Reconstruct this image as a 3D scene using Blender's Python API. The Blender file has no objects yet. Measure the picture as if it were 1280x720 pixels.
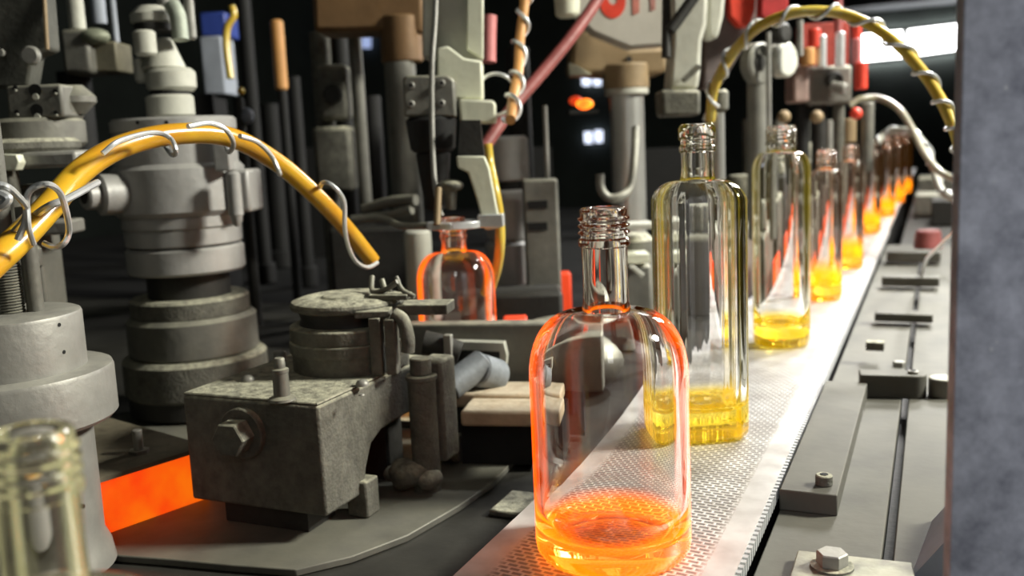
import bpy, bmesh, math, random
from mathutils import Vector, Matrix
random.seed(7)
S = bpy.context.scene
C = S.collection
PI = math.pi
# ---------------------------------------------------------------- camera
F = 1200.0
CAM = Vector((0, 0, 1.21))
BZ = 0.95                       # belt top
DK = 0.90                       # machine deck top
dy = Vector(((1170-640)/F, (360-155)/F, -1)).normalized()      # world +Y seen in camera space
lean = 0.045
k = dy.y/(-dy.z)-lean*dy.x/(-dy.z)
up = Vector((-lean, 1, k)).normalized()
up = (up - dy*up.dot(dy)).normalized()
rt = dy.cross(up).normalized()
RC = Matrix((rt, dy, up))       # rows: world axes in camera coordinates -> maps camera to world
cam = bpy.data.cameras.new('camera'); camo = bpy.data.objects.new('camera', cam); C.objects.link(camo)
camo.matrix_world = Matrix.Translation(CAM) @ RC.to_4x4()
cam.sensor_width = 36; cam.lens = 36*F/1280; cam.clip_start = 0.02; cam.clip_end = 60
cam.dof.use_dof = True; cam.dof.focus_distance = 0.66; cam.dof.aperture_fstop = 6.5
S.camera = camo

def ray(px, py):
    return RC @ Vector(((px-640)/F, (360-py)/F, -1))
def P(px, py, D):
    return CAM + ray(px, py)*D
def Z(px, py, z):
    r = ray(px, py); return CAM + r*((z-CAM.z)/r.z)
def YP(px, py, y):
    r = ray(px, py); return CAM + r*((y-CAM.y)/r.y)
def proj(p):
    v = RC.transposed() @ (Vector(p)-CAM)
    return 640+F*v.x/(-v.z), 360-F*v.y/(-v.z), -v.z
def zat(p, py):                  # height at which the vertical through p is seen at row py
    lo, hi = p.z-4, p.z+4
    for _ in range(50):
        m = (lo+hi)/2
        if proj((p.x, p.y, m))[1] > py: lo = m
        else: hi = m
    return (lo+hi)/2
fw = RC @ Vector((0, 0, -1))
CY = math.atan2(-fw.x, fw.y)     # camera heading
def VPl(px, py, ref, yaw):       # point of the upright plane through ref
    n = Vector((math.sin(yaw), -math.cos(yaw), 0))
    r = ray(px, py); return CAM + r*((Vector(ref)-CAM).dot(n)/r.dot(n))

# ---------------------------------------------------------------- mesh builder
class MB:
    def __init__(s): s.bm = bmesh.new()
    def ring_stack(s, rings, closed=False, cap=True):
        bm = s.bm
        vr = [[bm.verts.new(p) for p in r] for r in rings]
        n = len(vr[0]); m = len(vr)
        for i in range(m if closed else m-1):
            a, b = vr[i], vr[(i+1) % m]
            for j in range(n):
                bm.faces.new((a[j], a[(j+1) % n], b[(j+1) % n], b[j]))
        if cap and not closed:
            bm.faces.new(list(reversed(vr[0]))); bm.faces.new(vr[-1])
        return s
    def box(s, c, size, yaw=0.0, pitch=0.0, roll=0.0):
        M = Matrix.Translation(Vector(c)) @ Matrix.Rotation(yaw, 4, 'Z') @ Matrix.Rotation(pitch, 4, 'X') @ Matrix.Rotation(roll, 4, 'Y')
        x, y, z = [v/2 for v in size]
        return s.ring_stack([[M @ Vector(p) for p in ((-x,-y,q),(x,-y,q),(x,y,q),(-x,y,q))] for q in (-z, z)])
    def rev(s, prof, M=None, n=48, shape=None):
        M = M or Matrix.Identity(4); rings = []
        for q in prof:
            r, z = q[0], q[1]; w = q[2] if len(q) > 2 else 0
            rg = []
            for j in range(n):
                a = 2*PI*j/n
                rr = max(r, 1e-5)*((1-w)+w*shape(a) if shape else 1)
                rg.append(M @ Vector((rr*math.cos(a), rr*math.sin(a), z)))
            rings.append(rg)
        return s.ring_stack(rings)
    def rclosed(s, prof, n=64, shape=None):      # profile whose ends meet on the axis: a shell
        s.rev(prof, None, n, shape); return s
    def lathe(s, c, prof, n=48):
        return s.rev(prof, Matrix.Translation(Vector(c)), n)
    def cyl(s, p0, p1, r0, r1=None, n=32, bev=0.0):
        p0, p1 = Vector(p0), Vector(p1); d = p1-p0; L = d.length
        M = Matrix.Translation(p0) @ d.to_track_quat('Z', 'Y').to_matrix().to_4x4()
        r1 = r0 if r1 is None else r1
        if bev > 0: pr = [(r0-bev, 0), (r0, bev), (r1, L-bev), (r1-bev, L)]
        else: pr = [(r0, 0), (r1, L)]
        return s.rev(pr, M, n)
    def tube(s, pts, r, n=12, closed=False):
        pts = [Vector(p) for p in pts]; m = len(pts); rings = []; prev = None
        for i, p in enumerate(pts):
            a = pts[(i-1) % m] if (closed or i > 0) else p
            b = pts[(i+1) % m] if (closed or i < m-1) else p
            t = (b-a).normalized()
            if prev is None:
                u = t.orthogonal().normalized()
            else:
                u = (prev - t*prev.dot(t)).normalized()
            prev = u; v = t.cross(u)
            rr = r(i/(m-1)) if callable(r) else r
            rings.append([p + (u*math.cos(2*PI*j/n)+v*math.sin(2*PI*j/n))*rr for j in range(n)])
        return s.ring_stack(rings, closed)
    def prism(s, pts, vec):
        vec = Vector(vec)
        return s.ring_stack([[Vector(p) for p in pts], [Vector(p)+vec for p in pts]])
    def ball(s, c, r, sc=(1,1,1), lumps=0, n=20):
        c = Vector(c)
        M = Matrix.Translation(c) @ Matrix.Diagonal((sc[0], sc[1], sc[2], 1))
        ret = bmesh.ops.create_icosphere(s.bm, subdivisions=3, radius=r, matrix=M)
        if lumps:
            from mathutils import noise
            for v in ret['verts']:
                v.co += (v.co-c).normalized()*noise.noise(v.co*60)*lumps
        return s
    def bounds(s):
        cs = [v.co for v in s.bm.verts]
        lo = Vector((min(c.x for c in cs), min(c.y for c in cs), min(c.z for c in cs)))
        hi = Vector((max(c.x for c in cs), max(c.y for c in cs), max(c.z for c in cs)))
        return lo, hi
    def build(s, name, mat, parent=None, bevel=0.0, sharp=38, origin=None, label=None):
        bm = s.bm
        bmesh.ops.remove_doubles(bm, verts=bm.verts, dist=2e-6)
        bmesh.ops.recalc_face_normals(bm, faces=bm.faces)
        for f in bm.faces: f.smooth = True
        for e in bm.edges:
            if len(e.link_faces) == 2 and e.calc_face_angle(0) > math.radians(sharp): e.smooth = False
        if parent is not None:
            w = Vector(parent['_w']); off = w
        else:
            if origin is None:
                lo, hi = s.bounds(); origin = Vector(((lo.x+hi.x)/2, (lo.y+hi.y)/2, lo.z))
            off = Vector(origin)
        bmesh.ops.translate(bm, verts=bm.verts, vec=-off)
        me = bpy.data.meshes.new(name); bm.to_mesh(me); bm.free()
        me.materials.append(mat)
        o = bpy.data.objects.new(name, me); C.objects.link(o)
        if parent is not None:
            o.parent = parent; o['_w'] = list(off)
        else:
            o.location = off; o['_w'] = list(off)
        if bevel:
            b = o.modifiers.new('bevel', 'BEVEL'); b.width = bevel; b.segments = 2; b.limit_method = 'ANGLE'; b.angle_limit = 0.6
        if label: o['label'] = label
        return o
def tag(o, label, cat, group=None):
    o['label'] = label; o['category'] = cat
    if group: o['group'] = group
    return o
def thing(name, label, cat, loc, group=None):
    o = bpy.data.objects.new(name, None); C.objects.link(o); o.location = loc; o['_w'] = list(loc)
    o.empty_display_size = 0.02
    return tag(o, label, cat, group)
def struct(o): o['kind'] = 'structure'; return o
def copy_tree(o, parent=None):
    c = o.copy(); C.objects.link(c)
    if parent is not None: c.parent = parent
    for ch in [x for x in C.objects if x.parent == o]: copy_tree(ch, c)
    return c
def spline(pts, n=10):
    pts = [Vector(p) for p in pts]; out = []
    q = [pts[0]*2-pts[1]]+pts+[pts[-1]*2-pts[-2]]
    for i in range(1, len(q)-2):
        a, b, c, d = q[i-1:i+3]
        for j in range(n):
            t = j/n
            out.append(0.5*((2*b)+(c-a)*t+(2*a-5*b+4*c-d)*t*t+(3*b-a-3*c+d)*t**3))
    out.append(pts[-1]); return out
def coil(path, r, turns, phase=0, wob=0.0):
    n = len(path)*6; out = []; m = len(path)-1
    for i in range(n+1):
        t = i/n*m; a = min(int(t), m-1); f = t-a
        p = path[a].lerp(path[a+1], f); d = (path[a+1]-path[a]).normalized()
        u = d.cross(Vector((0, 0, 1))).normalized(); v = u.cross(d)
        an = phase+2*PI*turns*i/n + wob*math.sin(i*0.11)
        rr = r*(1+wob*abs(math.sin(i*0.05)))
        out.append(p+(u*math.cos(an)+v*math.sin(an))*rr)
    return out

# ---------------------------------------------------------------- materials
def nt(name):
    m = bpy.data.materials.new(name); m.use_nodes = True
    t = m.node_tree; b = t.nodes['Principled BSDF']; return m, t, b
def metal(name, base, dust=None, amount=0.6, rough=0.6, met=0.3, scale=30, var=0.35, bump=0.25):
    m, t, b = nt(name); N = t.nodes; L = t.links
    tc = N.new('ShaderNodeTexCoord')
    n1 = N.new('ShaderNodeTexNoise'); n1.inputs['Scale'].default_value = scale; n1.inputs['Detail'].default_value = 8; n1.inputs['Roughness'].default_value = 0.65
    L.new(tc.outputs['Object'], n1.inputs['Vector'])
    r = N.new('ShaderNodeValToRGB'); L.new(n1.outputs['Fac'], r.inputs['Fac'])
    r.color_ramp.elements[0].position = 0.3; r.color_ramp.elements[1].position = 0.72
    r.color_ramp.elements[0].color = [c*(1-var) for c in base]+[1]
    r.color_ramp.elements[1].color = [min(1, c*(1+var)) for c in base]+[1]
    out = r.outputs['Color']
    if dust:
        g = N.new('ShaderNodeNewGeometry'); sx = N.new('ShaderNodeSeparateXYZ'); L.new(g.outputs['Normal'], sx.inputs[0])
        n2 = N.new('ShaderNodeTexNoise'); n2.inputs['Scale'].default_value = scale*2.3; n2.inputs['Detail'].default_value = 10
        L.new(tc.outputs['Object'], n2.inputs['Vector'])
        mr = N.new('ShaderNodeMapRange'); mr.inputs['From Min'].default_value = 0.35; mr.inputs['From Max'].default_value = 0.6; mr.inputs['To Min'].default_value = 0.35
        L.new(n2.outputs['Fac'], mr.inputs['Value'])
        mz = N.new('ShaderNodeMapRange'); mz.inputs['From Min'].default_value = 0.1; mz.inputs['From Max'].default_value = 0.9; mz.inputs['To Max'].default_value = amount; mz.inputs['To Min'].default_value = 0.08
        L.new(sx.outputs['Z'], mz.inputs['Value'])
        mu = N.new('ShaderNodeMath'); mu.operation = 'MULTIPLY'; L.new(mr.outputs[0], mu.inputs[0]); L.new(mz.outputs[0], mu.inputs[1])
        mx = N.new('ShaderNodeMix'); mx.data_type = 'RGBA'; L.new(mu.outputs[0], mx.inputs['Factor']); L.new(out, mx.inputs[6]); mx.inputs[7].default_value = list(dust)+[1]
        out = mx.outputs[2]
    L.new(out, b.inputs['Base Color'])
    b.inputs['Roughness'].default_value = rough; b.inputs['Metallic'].default_value = met
    if bump:
        n3 = N.new('ShaderNodeTexNoise'); n3.inputs['Scale'].default_value = scale*6; n3.inputs['Detail'].default_value = 6
        L.new(tc.outputs['Object'], n3.inputs['Vector'])
        bp = N.new('ShaderNodeBump'); bp.inputs['Strength'].default_value = bump; bp.inputs['Distance'].default_value = 0.002
        L.new(n3.outputs['Fac'], bp.inputs['Height']); L.new(bp.outputs[0], b.inputs['Normal'])
    return m
def emit(name, col, strength, col2=None, scale=20):
    m, t, b = nt(name); N = t.nodes; L = t.links
    b.inputs['Base Color'].default_value = [c*0.5 for c in col]+[1]
    b.inputs['Emission Color'].default_value = list(col)+[1]; b.inputs['Emission Strength'].default_value = strength
    if col2:
        tc = N.new('ShaderNodeTexCoord'); n = N.new('ShaderNodeTexNoise'); n.inputs['Scale'].default_value = scale; n.inputs['Detail'].default_value = 3
        L.new(tc.outputs['Object'], n.inputs['Vector'])
        r = N.new('ShaderNodeValToRGB'); r.color_ramp.elements[0].position = 0.35; r.color_ramp.elements[1].position = 0.65
        r.color_ramp.elements[0].color = list(col)+[1]; r.color_ramp.elements[1].color = list(col2)+[1]
        L.new(n.outputs['Fac'], r.inputs['Fac']); L.new(r.outputs[0], b.inputs['Emission Color'])
    return m
def glass(name, base_h, base_col, base_emit, vol_col, vol_density, vem_col, vem, body=(1,1,1), emit_col=None, seam=18.4, rim=0.0, rim_col=(1, .15, .01), rim_top=(0.14, 0.19), rim_r=None, mid=1.0):  # seam is only the angle of the painted edge-glow bands
    m, t, b = nt(name); N = t.nodes; L = t.links
    b.inputs['Transmission Weight'].default_value = 1.0; b.inputs['IOR'].default_value = 1.5; b.inputs['Roughness'].default_value = 0.0
    tc = N.new('ShaderNodeTexCoord'); sx = N.new('ShaderNodeSeparateXYZ'); L.new(tc.outputs['Object'], sx.inputs[0])
    mr = N.new('ShaderNodeMapRange'); mr.interpolation_type = 'SMOOTHSTEP'
    mr.inputs['From Min'].default_value = base_h*0.55; mr.inputs['From Max'].default_value = base_h*1.15; mr.inputs['To Min'].default_value = 1; mr.inputs['To Max'].default_value = 0
    L.new(sx.outputs['Z'], mr.inputs['Value'])
    mx = N.new('ShaderNodeMix'); mx.data_type = 'RGBA'; L.new(mr.outputs[0], mx.inputs['Factor'])
    mx.inputs[6].default_value = list(body)+[1]; mx.inputs[7].default_value = list(base_col)+[1]; L.new(mx.outputs[2], b.inputs['Base Color'])
    b.inputs['Emission Color'].default_value = list(emit_col or base_col)+[1]
    mu = N.new('ShaderNodeMath'); mu.operation = 'MULTIPLY'; mu.inputs[1].default_value = base_emit; cx0 = N.new('ShaderNodeCombineXYZ'); L.new(sx.outputs['X'], cx0.inputs[0]); L.new(sx.outputs['Y'], cx0.inputs[1])
    vl0 = N.new('ShaderNodeVectorMath'); vl0.operation = 'LENGTH'; L.new(cx0.outputs[0], vl0.inputs[0])
    rr0 = N.new('ShaderNodeMapRange'); rr0.inputs['From Min'].default_value = 0.022; rr0.inputs['From Max'].default_value = 0.046; rr0.inputs['To Min'].default_value = mid; L.new(vl0.outputs['Value'], rr0.inputs['Value'])
    mm0 = N.new('ShaderNodeMath'); mm0.operation = 'MULTIPLY'; L.new(mr.outputs[0], mm0.inputs[0]); L.new(rr0.outputs[0], mm0.inputs[1])
    L.new(mm0.outputs[0], mu.inputs[0]); L.new(mu.outputs[0], b.inputs['Emission Strength'])
    if rim:      # edge glow painted as two emissive bands, turned to the outline seen by the camera
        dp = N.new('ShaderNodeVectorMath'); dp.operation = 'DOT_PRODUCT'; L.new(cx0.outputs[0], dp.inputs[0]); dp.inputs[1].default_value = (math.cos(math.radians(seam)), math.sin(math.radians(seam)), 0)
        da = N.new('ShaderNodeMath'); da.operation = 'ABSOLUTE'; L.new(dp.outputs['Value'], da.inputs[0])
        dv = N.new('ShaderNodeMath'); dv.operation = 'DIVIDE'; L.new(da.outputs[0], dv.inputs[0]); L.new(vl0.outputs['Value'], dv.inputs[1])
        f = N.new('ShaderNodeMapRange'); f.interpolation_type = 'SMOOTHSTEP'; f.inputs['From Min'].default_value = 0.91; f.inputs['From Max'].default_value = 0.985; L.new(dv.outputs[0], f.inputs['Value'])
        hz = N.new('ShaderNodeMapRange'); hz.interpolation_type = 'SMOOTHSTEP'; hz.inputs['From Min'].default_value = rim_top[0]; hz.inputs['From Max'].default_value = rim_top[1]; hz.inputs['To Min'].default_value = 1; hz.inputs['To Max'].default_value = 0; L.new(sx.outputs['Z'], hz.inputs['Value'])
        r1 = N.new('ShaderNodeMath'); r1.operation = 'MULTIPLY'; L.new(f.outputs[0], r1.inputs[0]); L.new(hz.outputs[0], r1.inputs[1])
        if rim_r:    # painted glow kept to the outer surface
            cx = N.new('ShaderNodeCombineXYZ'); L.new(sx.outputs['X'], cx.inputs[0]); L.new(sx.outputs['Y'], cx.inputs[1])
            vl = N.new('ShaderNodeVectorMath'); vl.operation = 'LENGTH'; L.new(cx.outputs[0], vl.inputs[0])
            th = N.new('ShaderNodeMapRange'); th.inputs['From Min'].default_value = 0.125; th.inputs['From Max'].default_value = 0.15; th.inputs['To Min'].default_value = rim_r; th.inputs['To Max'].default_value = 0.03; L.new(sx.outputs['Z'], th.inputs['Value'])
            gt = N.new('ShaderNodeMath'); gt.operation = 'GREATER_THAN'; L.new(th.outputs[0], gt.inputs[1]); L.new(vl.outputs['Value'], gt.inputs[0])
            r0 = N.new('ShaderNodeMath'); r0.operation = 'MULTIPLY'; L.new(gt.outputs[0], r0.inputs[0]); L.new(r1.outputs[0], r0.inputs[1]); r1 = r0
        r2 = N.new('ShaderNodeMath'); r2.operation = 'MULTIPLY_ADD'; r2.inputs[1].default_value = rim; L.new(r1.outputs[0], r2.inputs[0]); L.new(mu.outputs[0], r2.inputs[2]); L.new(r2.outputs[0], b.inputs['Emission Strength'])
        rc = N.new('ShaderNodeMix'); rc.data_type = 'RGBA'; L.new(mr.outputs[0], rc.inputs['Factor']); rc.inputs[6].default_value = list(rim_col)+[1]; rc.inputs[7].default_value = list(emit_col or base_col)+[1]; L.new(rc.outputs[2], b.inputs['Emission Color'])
    ab = N.new('ShaderNodeVolumeAbsorption'); ab.inputs['Color'].default_value = list(vol_col)+[1]; ab.inputs['Density'].default_value = vol_density
    vout = ab.outputs[0]
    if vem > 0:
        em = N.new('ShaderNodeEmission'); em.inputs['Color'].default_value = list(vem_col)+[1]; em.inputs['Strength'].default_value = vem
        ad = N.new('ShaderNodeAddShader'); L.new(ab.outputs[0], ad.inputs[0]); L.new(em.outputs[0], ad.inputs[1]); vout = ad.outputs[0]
    L.new(vout, N['Material Output'].inputs['Volume'])
    return m
DUST = (0.60, 0.585, 0.44)
M_cast = metal('dusty_cast_iron', (0.105, 0.102, 0.088), DUST, 0.9, 0.8, 0.15, 55, 0.5, 0.6)
M_light = metal('light_grey_steel', (0.29, 0.285, 0.265), (0.5, 0.49, 0.42), 0.6, 0.5, 0.35, 22, 0.2)
M_mid = metal('mid_grey_steel', (0.16, 0.157, 0.142), DUST, 0.6, 0.55, 0.35, 22, 0.25)
M_dark = metal('dark_greasy_iron', (0.028, 0.027, 0.025), (0.07, 0.067, 0.055), 0.5, 0.6, 0.3)
M_black = metal('black_iron', (0.006, 0.006, 0.006), None, 0, 0.7, 0.2)  # near-black; on the rear deck it stands in for shade
M_brown = metal('oily_brown_casting', (0.17, 0.095, 0.04), (0.25, 0.17, 0.09), 0.4, 0.55, 0.2, 12, 0.3)
M_tan = metal('tan_casting', (0.27, 0.19, 0.1), (0.4, 0.32, 0.2), 0.4, 0.6, 0.1, 12, 0.25)
M_chrome = metal('polished_steel', (0.6, 0.6, 0.57), None, 0, 0.33, 0.75, 15, 0.1, 0.05)
M_cream = metal('cream_painted_casting', (0.72, 0.73, 0.58), (0.6, 0.6, 0.5), 0.4, 0.55, 0.05, 12, 0.15)
M_turret = metal('turret_grey_steel', (0.40, 0.395, 0.385), (0.5, 0.49, 0.44), 0.5, 0.5, 0.25, 18, 0.15)
M_pale = metal('pale_grey_casting', (0.53, 0.53, 0.46), (0.55, 0.54, 0.46), 0.5, 0.55, 0.1, 14, 0.22)
M_wire = metal('bright_wire', (0.75, 0.77, 0.78), None, 0, 0.35, 0.6, 40, 0.15, 0)
M_brick = metal('tan_firebrick', (0.5, 0.38, 0.25), (0.62, 0.55, 0.42), 0.7, 0.85, 0.0, 30, 0.25, 0.5)
M_deck = metal('dusty_deck_plate', (0.13, 0.127, 0.11), (0.22, 0.215, 0.17), 0.8, 0.6, 0.25, 10, 0.4, 0.3)
M_deckd = metal('dark_deck_plate', (0.035, 0.034, 0.03), (0.07, 0.068, 0.058), 0.6, 0.5, 0.3, 10, 0.4, 0.3)
M_rail = metal('dusty_guide_plate', (0.10, 0.097, 0.082), (0.15, 0.145, 0.118), 0.8, 0.65, 0.2, 9, 0.22, 0.25)
M_red = metal('red_rubber', (0.31, 0.09, 0.085), None, 0, 0.45, 0, 20, 0.3)
M_redp = metal('red_paint', (0.75, 0.06, 0.03), None, 0, 0.45, 0, 20, 0.2)
M_pink = metal('faded_pink_rubber', (0.6, 0.2, 0.2), None, 0, 0.5, 0, 20, 0.2)
M_wall = metal('dark_green_grey_wall', (0.045, 0.055, 0.05), None, 0, 0.9, 0, 2, 0.3, 0)
M_ceil = metal('grey_ribbed_roof', (0.12, 0.13, 0.14), None, 0, 0.8, 0, 2, 0.2, 0)
M_floor = metal('stained_concrete', (0.1, 0.098, 0.09), None, 0, 0.8, 0, 2, 0.4)
M_blue = metal('blue_paint', (0.03, 0.06, 0.3), None, 0, 0.5, 0, 8, 0.2)
M_bluegrey = metal('pale_blue_grey_panel', (0.33, 0.36, 0.42), None, 0, 0.6, 0, 8, 0.2)
M_orangebar = metal('orange_plastic', (0.6, 0.3, 0.1), None, 0, 0.5, 0, 8, 0.2)
M_win = emit('daylight', (1, 1, 1), 9.0)
M_winb = emit('distant_blue_daylight', (0.5, 0.62, 1.0), 0.55)
M_winw = emit('distant_white_light', (0.75, 0.82, 1.0), 1.4)
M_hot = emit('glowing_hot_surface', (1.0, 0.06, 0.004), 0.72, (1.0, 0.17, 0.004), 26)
M_gob = emit('glowing_gob', (1.0, 0.35, 0.02), 2.5, (1.0, 0.1, 0.01), 25)
M_hotred = emit('hot_red_metal', (1.0, 0.08, 0.02), 0.5, (0.7, 0.05, 0.01), 12)
# amber hose
def hose_mat(name, c1, c2):
    m, t, b = nt(name); N = t.nodes; L = t.links
    tc = N.new('ShaderNodeTexCoord'); n = N.new('ShaderNodeTexNoise'); n.inputs['Scale'].default_value = 14; n.inputs['Detail'].default_value = 5
    L.new(tc.outputs['Object'], n.inputs['Vector']); r = N.new('ShaderNodeValToRGB'); L.new(n.outputs['Fac'], r.inputs['Fac'])
    r.color_ramp.elements[0].position = 0.35; r.color_ramp.elements[1].position = 0.65
    r.color_ramp.elements[0].color = list(c1)+[1]; r.color_ramp.elements[1].color = list(c2)+[1]
    L.new(r.outputs[0], b.inputs['Base Color']); b.inputs['Roughness'].default_value = 0.28
    b.inputs['Subsurface Weight'].default_value = 0.35; b.inputs['Subsurface Scale'].default_value = 0.004
    b.inputs['Subsurface Radius'].default_value = (1, 0.5, 0.1)
    b.inputs['Coat Weight'].default_value = 0.4; b.inputs['Coat Roughness'].default_value = 0.15
    return m
M_amber = hose_mat('amber_hose', (0.58, 0.25, 0.015), (0.72, 0.42, 0.025))
M_yhose = hose_mat('yellow_hose', (0.62, 0.42, 0.05), (0.75, 0.6, 0.12))
M_ghose = hose_mat('grey_olive_hose', (0.3, 0.28, 0.2), (0.45, 0.42, 0.32))
# belt: bright worn steel mesh with staggered slots
def belt_mat():
    m, t, b = nt('woven_steel_belt'); N = t.nodes; L = t.links
    tc = N.new('ShaderNodeTexCoord'); mp = N.new('ShaderNodeMapping'); L.new(tc.outputs['Object'], mp.inputs['Vector'])
    mp.inputs['Rotation'].default_value = (0, 0, math.radians(8)); mp.inputs['Scale'].default_value = (1, 1, 1)
    br = N.new('ShaderNodeTexBrick'); L.new(mp.outputs[0], br.inputs['Vector'])
    br.inputs['Scale'].default_value = 1.0; br.inputs['Brick Width'].default_value = 0.0085; br.inputs['Row Height'].default_value = 0.0048
    br.inputs['Mortar Size'].default_value = 0.0013; br.inputs['Mortar Smooth'].default_value = 0.5; br.offset = 0.5
    sx = N.new('ShaderNodeSeparateXYZ'); L.new(tc.outputs['Object'], sx.inputs[0])
    ab = N.new('ShaderNodeMath'); ab.operation = 'ABSOLUTE'; L.new(sx.outputs['X'], ab.inputs[0])
    ed = N.new('ShaderNodeMapRange'); ed.inputs['From Min'].default_value = BW/2-0.024; ed.inputs['From Max'].default_value = BW/2-0.018; L.new(ab.outputs[0], ed.inputs['Value'])
    mxf = N.new('ShaderNodeMath'); mxf.operation = 'MAXIMUM'
    inv = N.new('ShaderNodeMath'); inv.operation = 'SUBTRACT'; inv.inputs[0].default_value = 1; L.new(br.outputs['Fac'], inv.inputs[1])
    L.new(br.outputs['Fac'], mxf.inputs[0]); L.new(ed.outputs[0], mxf.inputs[1])
    no = N.new('ShaderNodeTexNoise'); no.inputs['Scale'].default_value = 28; no.inputs['Detail'].default_value = 9; L.new(tc.outputs['Object'], no.inputs['Vector'])
    rm = N.new('ShaderNodeValToRGB'); L.new(no.outputs['Fac'], rm.inputs['Fac'])
    rm.color_ramp.elements[0].position = 0.3; rm.color_ramp.elements[0].color = (0.5, 0.47, 0.45, 1); rm.color_ramp.elements[1].position = 0.7; rm.color_ramp.elements[1].color = (0.85, 0.84, 0.82, 1)
    mc = N.new('ShaderNodeMix'); mc.data_type = 'RGBA'; L.new(mxf.outputs[0], mc.inputs['Factor']); mc.inputs[6].default_value = (0.27, 0.26, 0.25, 1); L.new(rm.outputs[0], mc.inputs[7])
    L.new(mc.outputs[2], b.inputs['Base Color']); b.inputs['Roughness'].default_value = 0.42; b.inputs['Metallic'].default_value = 0.35
    bp = N.new('ShaderNodeBump'); bp.inputs['Strength'].default_value = 0.5; bp.inputs['Distance'].default_value = 0.0015; L.new(mxf.outputs[0], bp.inputs['Height']); L.new(bp.outputs[0], b.inputs['Normal'])
    return m
# blue-grey steel plate in the foreground
def slab_mat():
    m, t, b = nt('mottled_blue_grey_steel'); N = t.nodes; L = t.links
    tc = N.new('ShaderNodeTexCoord')
    n = N.new('ShaderNodeTexNoise'); n.inputs['Scale'].default_value = 42; n.inputs['Detail'].default_value = 12; n.inputs['Roughness'].default_value = 0.7; L.new(tc.outputs['Object'], n.inputs['Vector'])
    r = N.new('ShaderNodeValToRGB'); L.new(n.outputs['Fac'], r.inputs['Fac'])
    r.color_ramp.elements[0].position = 0.3; r.color_ramp.elements[0].color = (0.17, 0.175, 0.215, 1); r.color_ramp.elements[1].position = 0.68; r.color_ramp.elements[1].color = (0.6, 0.61, 0.69, 1)
    v = N.new('ShaderNodeTexNoise'); v.inputs['Scale'].default_value = 260; v.inputs['Detail'].default_value = 3; L.new(tc.outputs['Object'], v.inputs['Vector'])
    vr = N.new('ShaderNodeMapRange'); vr.inputs['From Min'].default_value = 0.70; vr.inputs['From Max'].default_value = 0.74; L.new(v.outputs['Fac'], vr.inputs['Value'])
    mx = N.new('ShaderNodeMix'); mx.data_type = 'RGBA'; L.new(vr.outputs[0], mx.inputs['Factor']); L.new(r.outputs[0], mx.inputs[6]); mx.inputs[7].default_value = (0.6, 0.6, 0.62, 1)
    L.new(mx.outputs[2], b.inputs['Base Color']); b.inputs['Roughness'].default_value = 0.55; b.inputs['Metallic'].default_value = 0.3
    bp = N.new('ShaderNodeBump'); bp.inputs['Strength'].default_value = 0.2; bp.inputs['Distance'].default_value = 0.001; L.new(n.outputs['Fac'], bp.inputs['Height']); L.new(bp.outputs[0], b.inputs['Normal'])
    return m

# ---------------------------------------------------------------- generic upright builders
def U(v): return Vector((0, 0, v))
class V:                          # upright axis: pixel column x seen at row y, distance D
    def __init__(s, x, y, D):
        s.p = P(x, y, D); s.D = D
    def at(s, z): return Vector((s.p.x, s.p.y, z))
    def z(s, y): return zat(s.p, y)
    def r(s, px): return px*s.D/F
    def cyl(s, mb, y0, y1, rp, rp1=None, bev=0.0, n=40):
        mb.cyl(s.at(max(s.z(y1), DK+0.0005)), s.at(s.z(y0)), s.r(rp1 if rp1 is not None else rp), s.r(rp), n, bev); return mb
def fbox(mb, x0, y0, x1, y1, D, depth, yaw=None):
    yaw = CY if yaw is None else yaw
    c = P((x0+x1)/2, (y0+y1)/2, D); zt, zb = zat(c, y0), max(zat(c, y1), DK+0.0005)
    w = (x1-x0)*D/F
    ax = Vector((-math.sin(yaw), math.cos(yaw), 0))
    mb.box(Vector((c.x, c.y, (zt+zb)/2))+ax*depth/2, (w, depth, abs(zt-zb)), yaw); return mb
def fprism(mb, pix, D, th, yaw=None):
    yaw = CY if yaw is None else yaw
    cx = sum(p[0] for p in pix)/len(pix); cy = sum(p[1] for p in pix)/len(pix); ref = P(cx, cy, D)
    mb.prism([VPl(x, y, ref, yaw) for x, y in pix], Vector((-math.sin(yaw), math.cos(yaw), 0))*th); return mb
AX = Vector((-math.sin(CY), math.cos(CY), 0)); RX = Vector((math.cos(CY), math.sin(CY), 0))

# ---------------------------------------------------------------- room
def room():
    x0, x1, y0, y1, h = -6, 5, -3, 9, 4.6
    struct(MB().box(((x0+x1)/2, (y0+y1)/2, -0.05), (x1-x0, y1-y0, 0.1)).build('floor', M_floor))
    struct(MB().box(((x0+x1)/2, (y0+y1)/2, h+0.05), (x1-x0, y1-y0, 0.1)).build('ceiling', M_ceil))
    struct(MB().box((x0-0.05, (y0+y1)/2, h/2), (0.1, y1-y0, h)).build('wall_left', M_wall))
    struct(MB().box((x1+0.05, (y0+y1)/2, h/2), (0.1, y1-y0, h)).build('wall_right', M_wall))
    struct(MB().box(((x0+x1)/2, y0-0.05, h/2), (x1-x0, 0.1, h)).build('wall_front', M_wall))
    struct(MB().box(((x0+x1)/2, y1+0.05, h/2), (x1-x0, 0.1, h)).build('wall_back', M_wall))
    # roof trusses seen through the gap above the window
    w = MB()
    a = YP(1070, 42, 8.9); b = YP(1230, 24, 8.9)
    struct(MB().box(((a.x+5)/2+0.2, 8.7, a.z+0.42), (5-a.x+1.0, 0.5, 0.5)).build('trim_1', M_ceil))
    struct(MB().box(((a.x+5)/2+0.2, 8.3, a.z+0.95), (5-a.x+1.0, 1.2, 0.08)).build('trim_2', M_ceil))
room()
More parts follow.
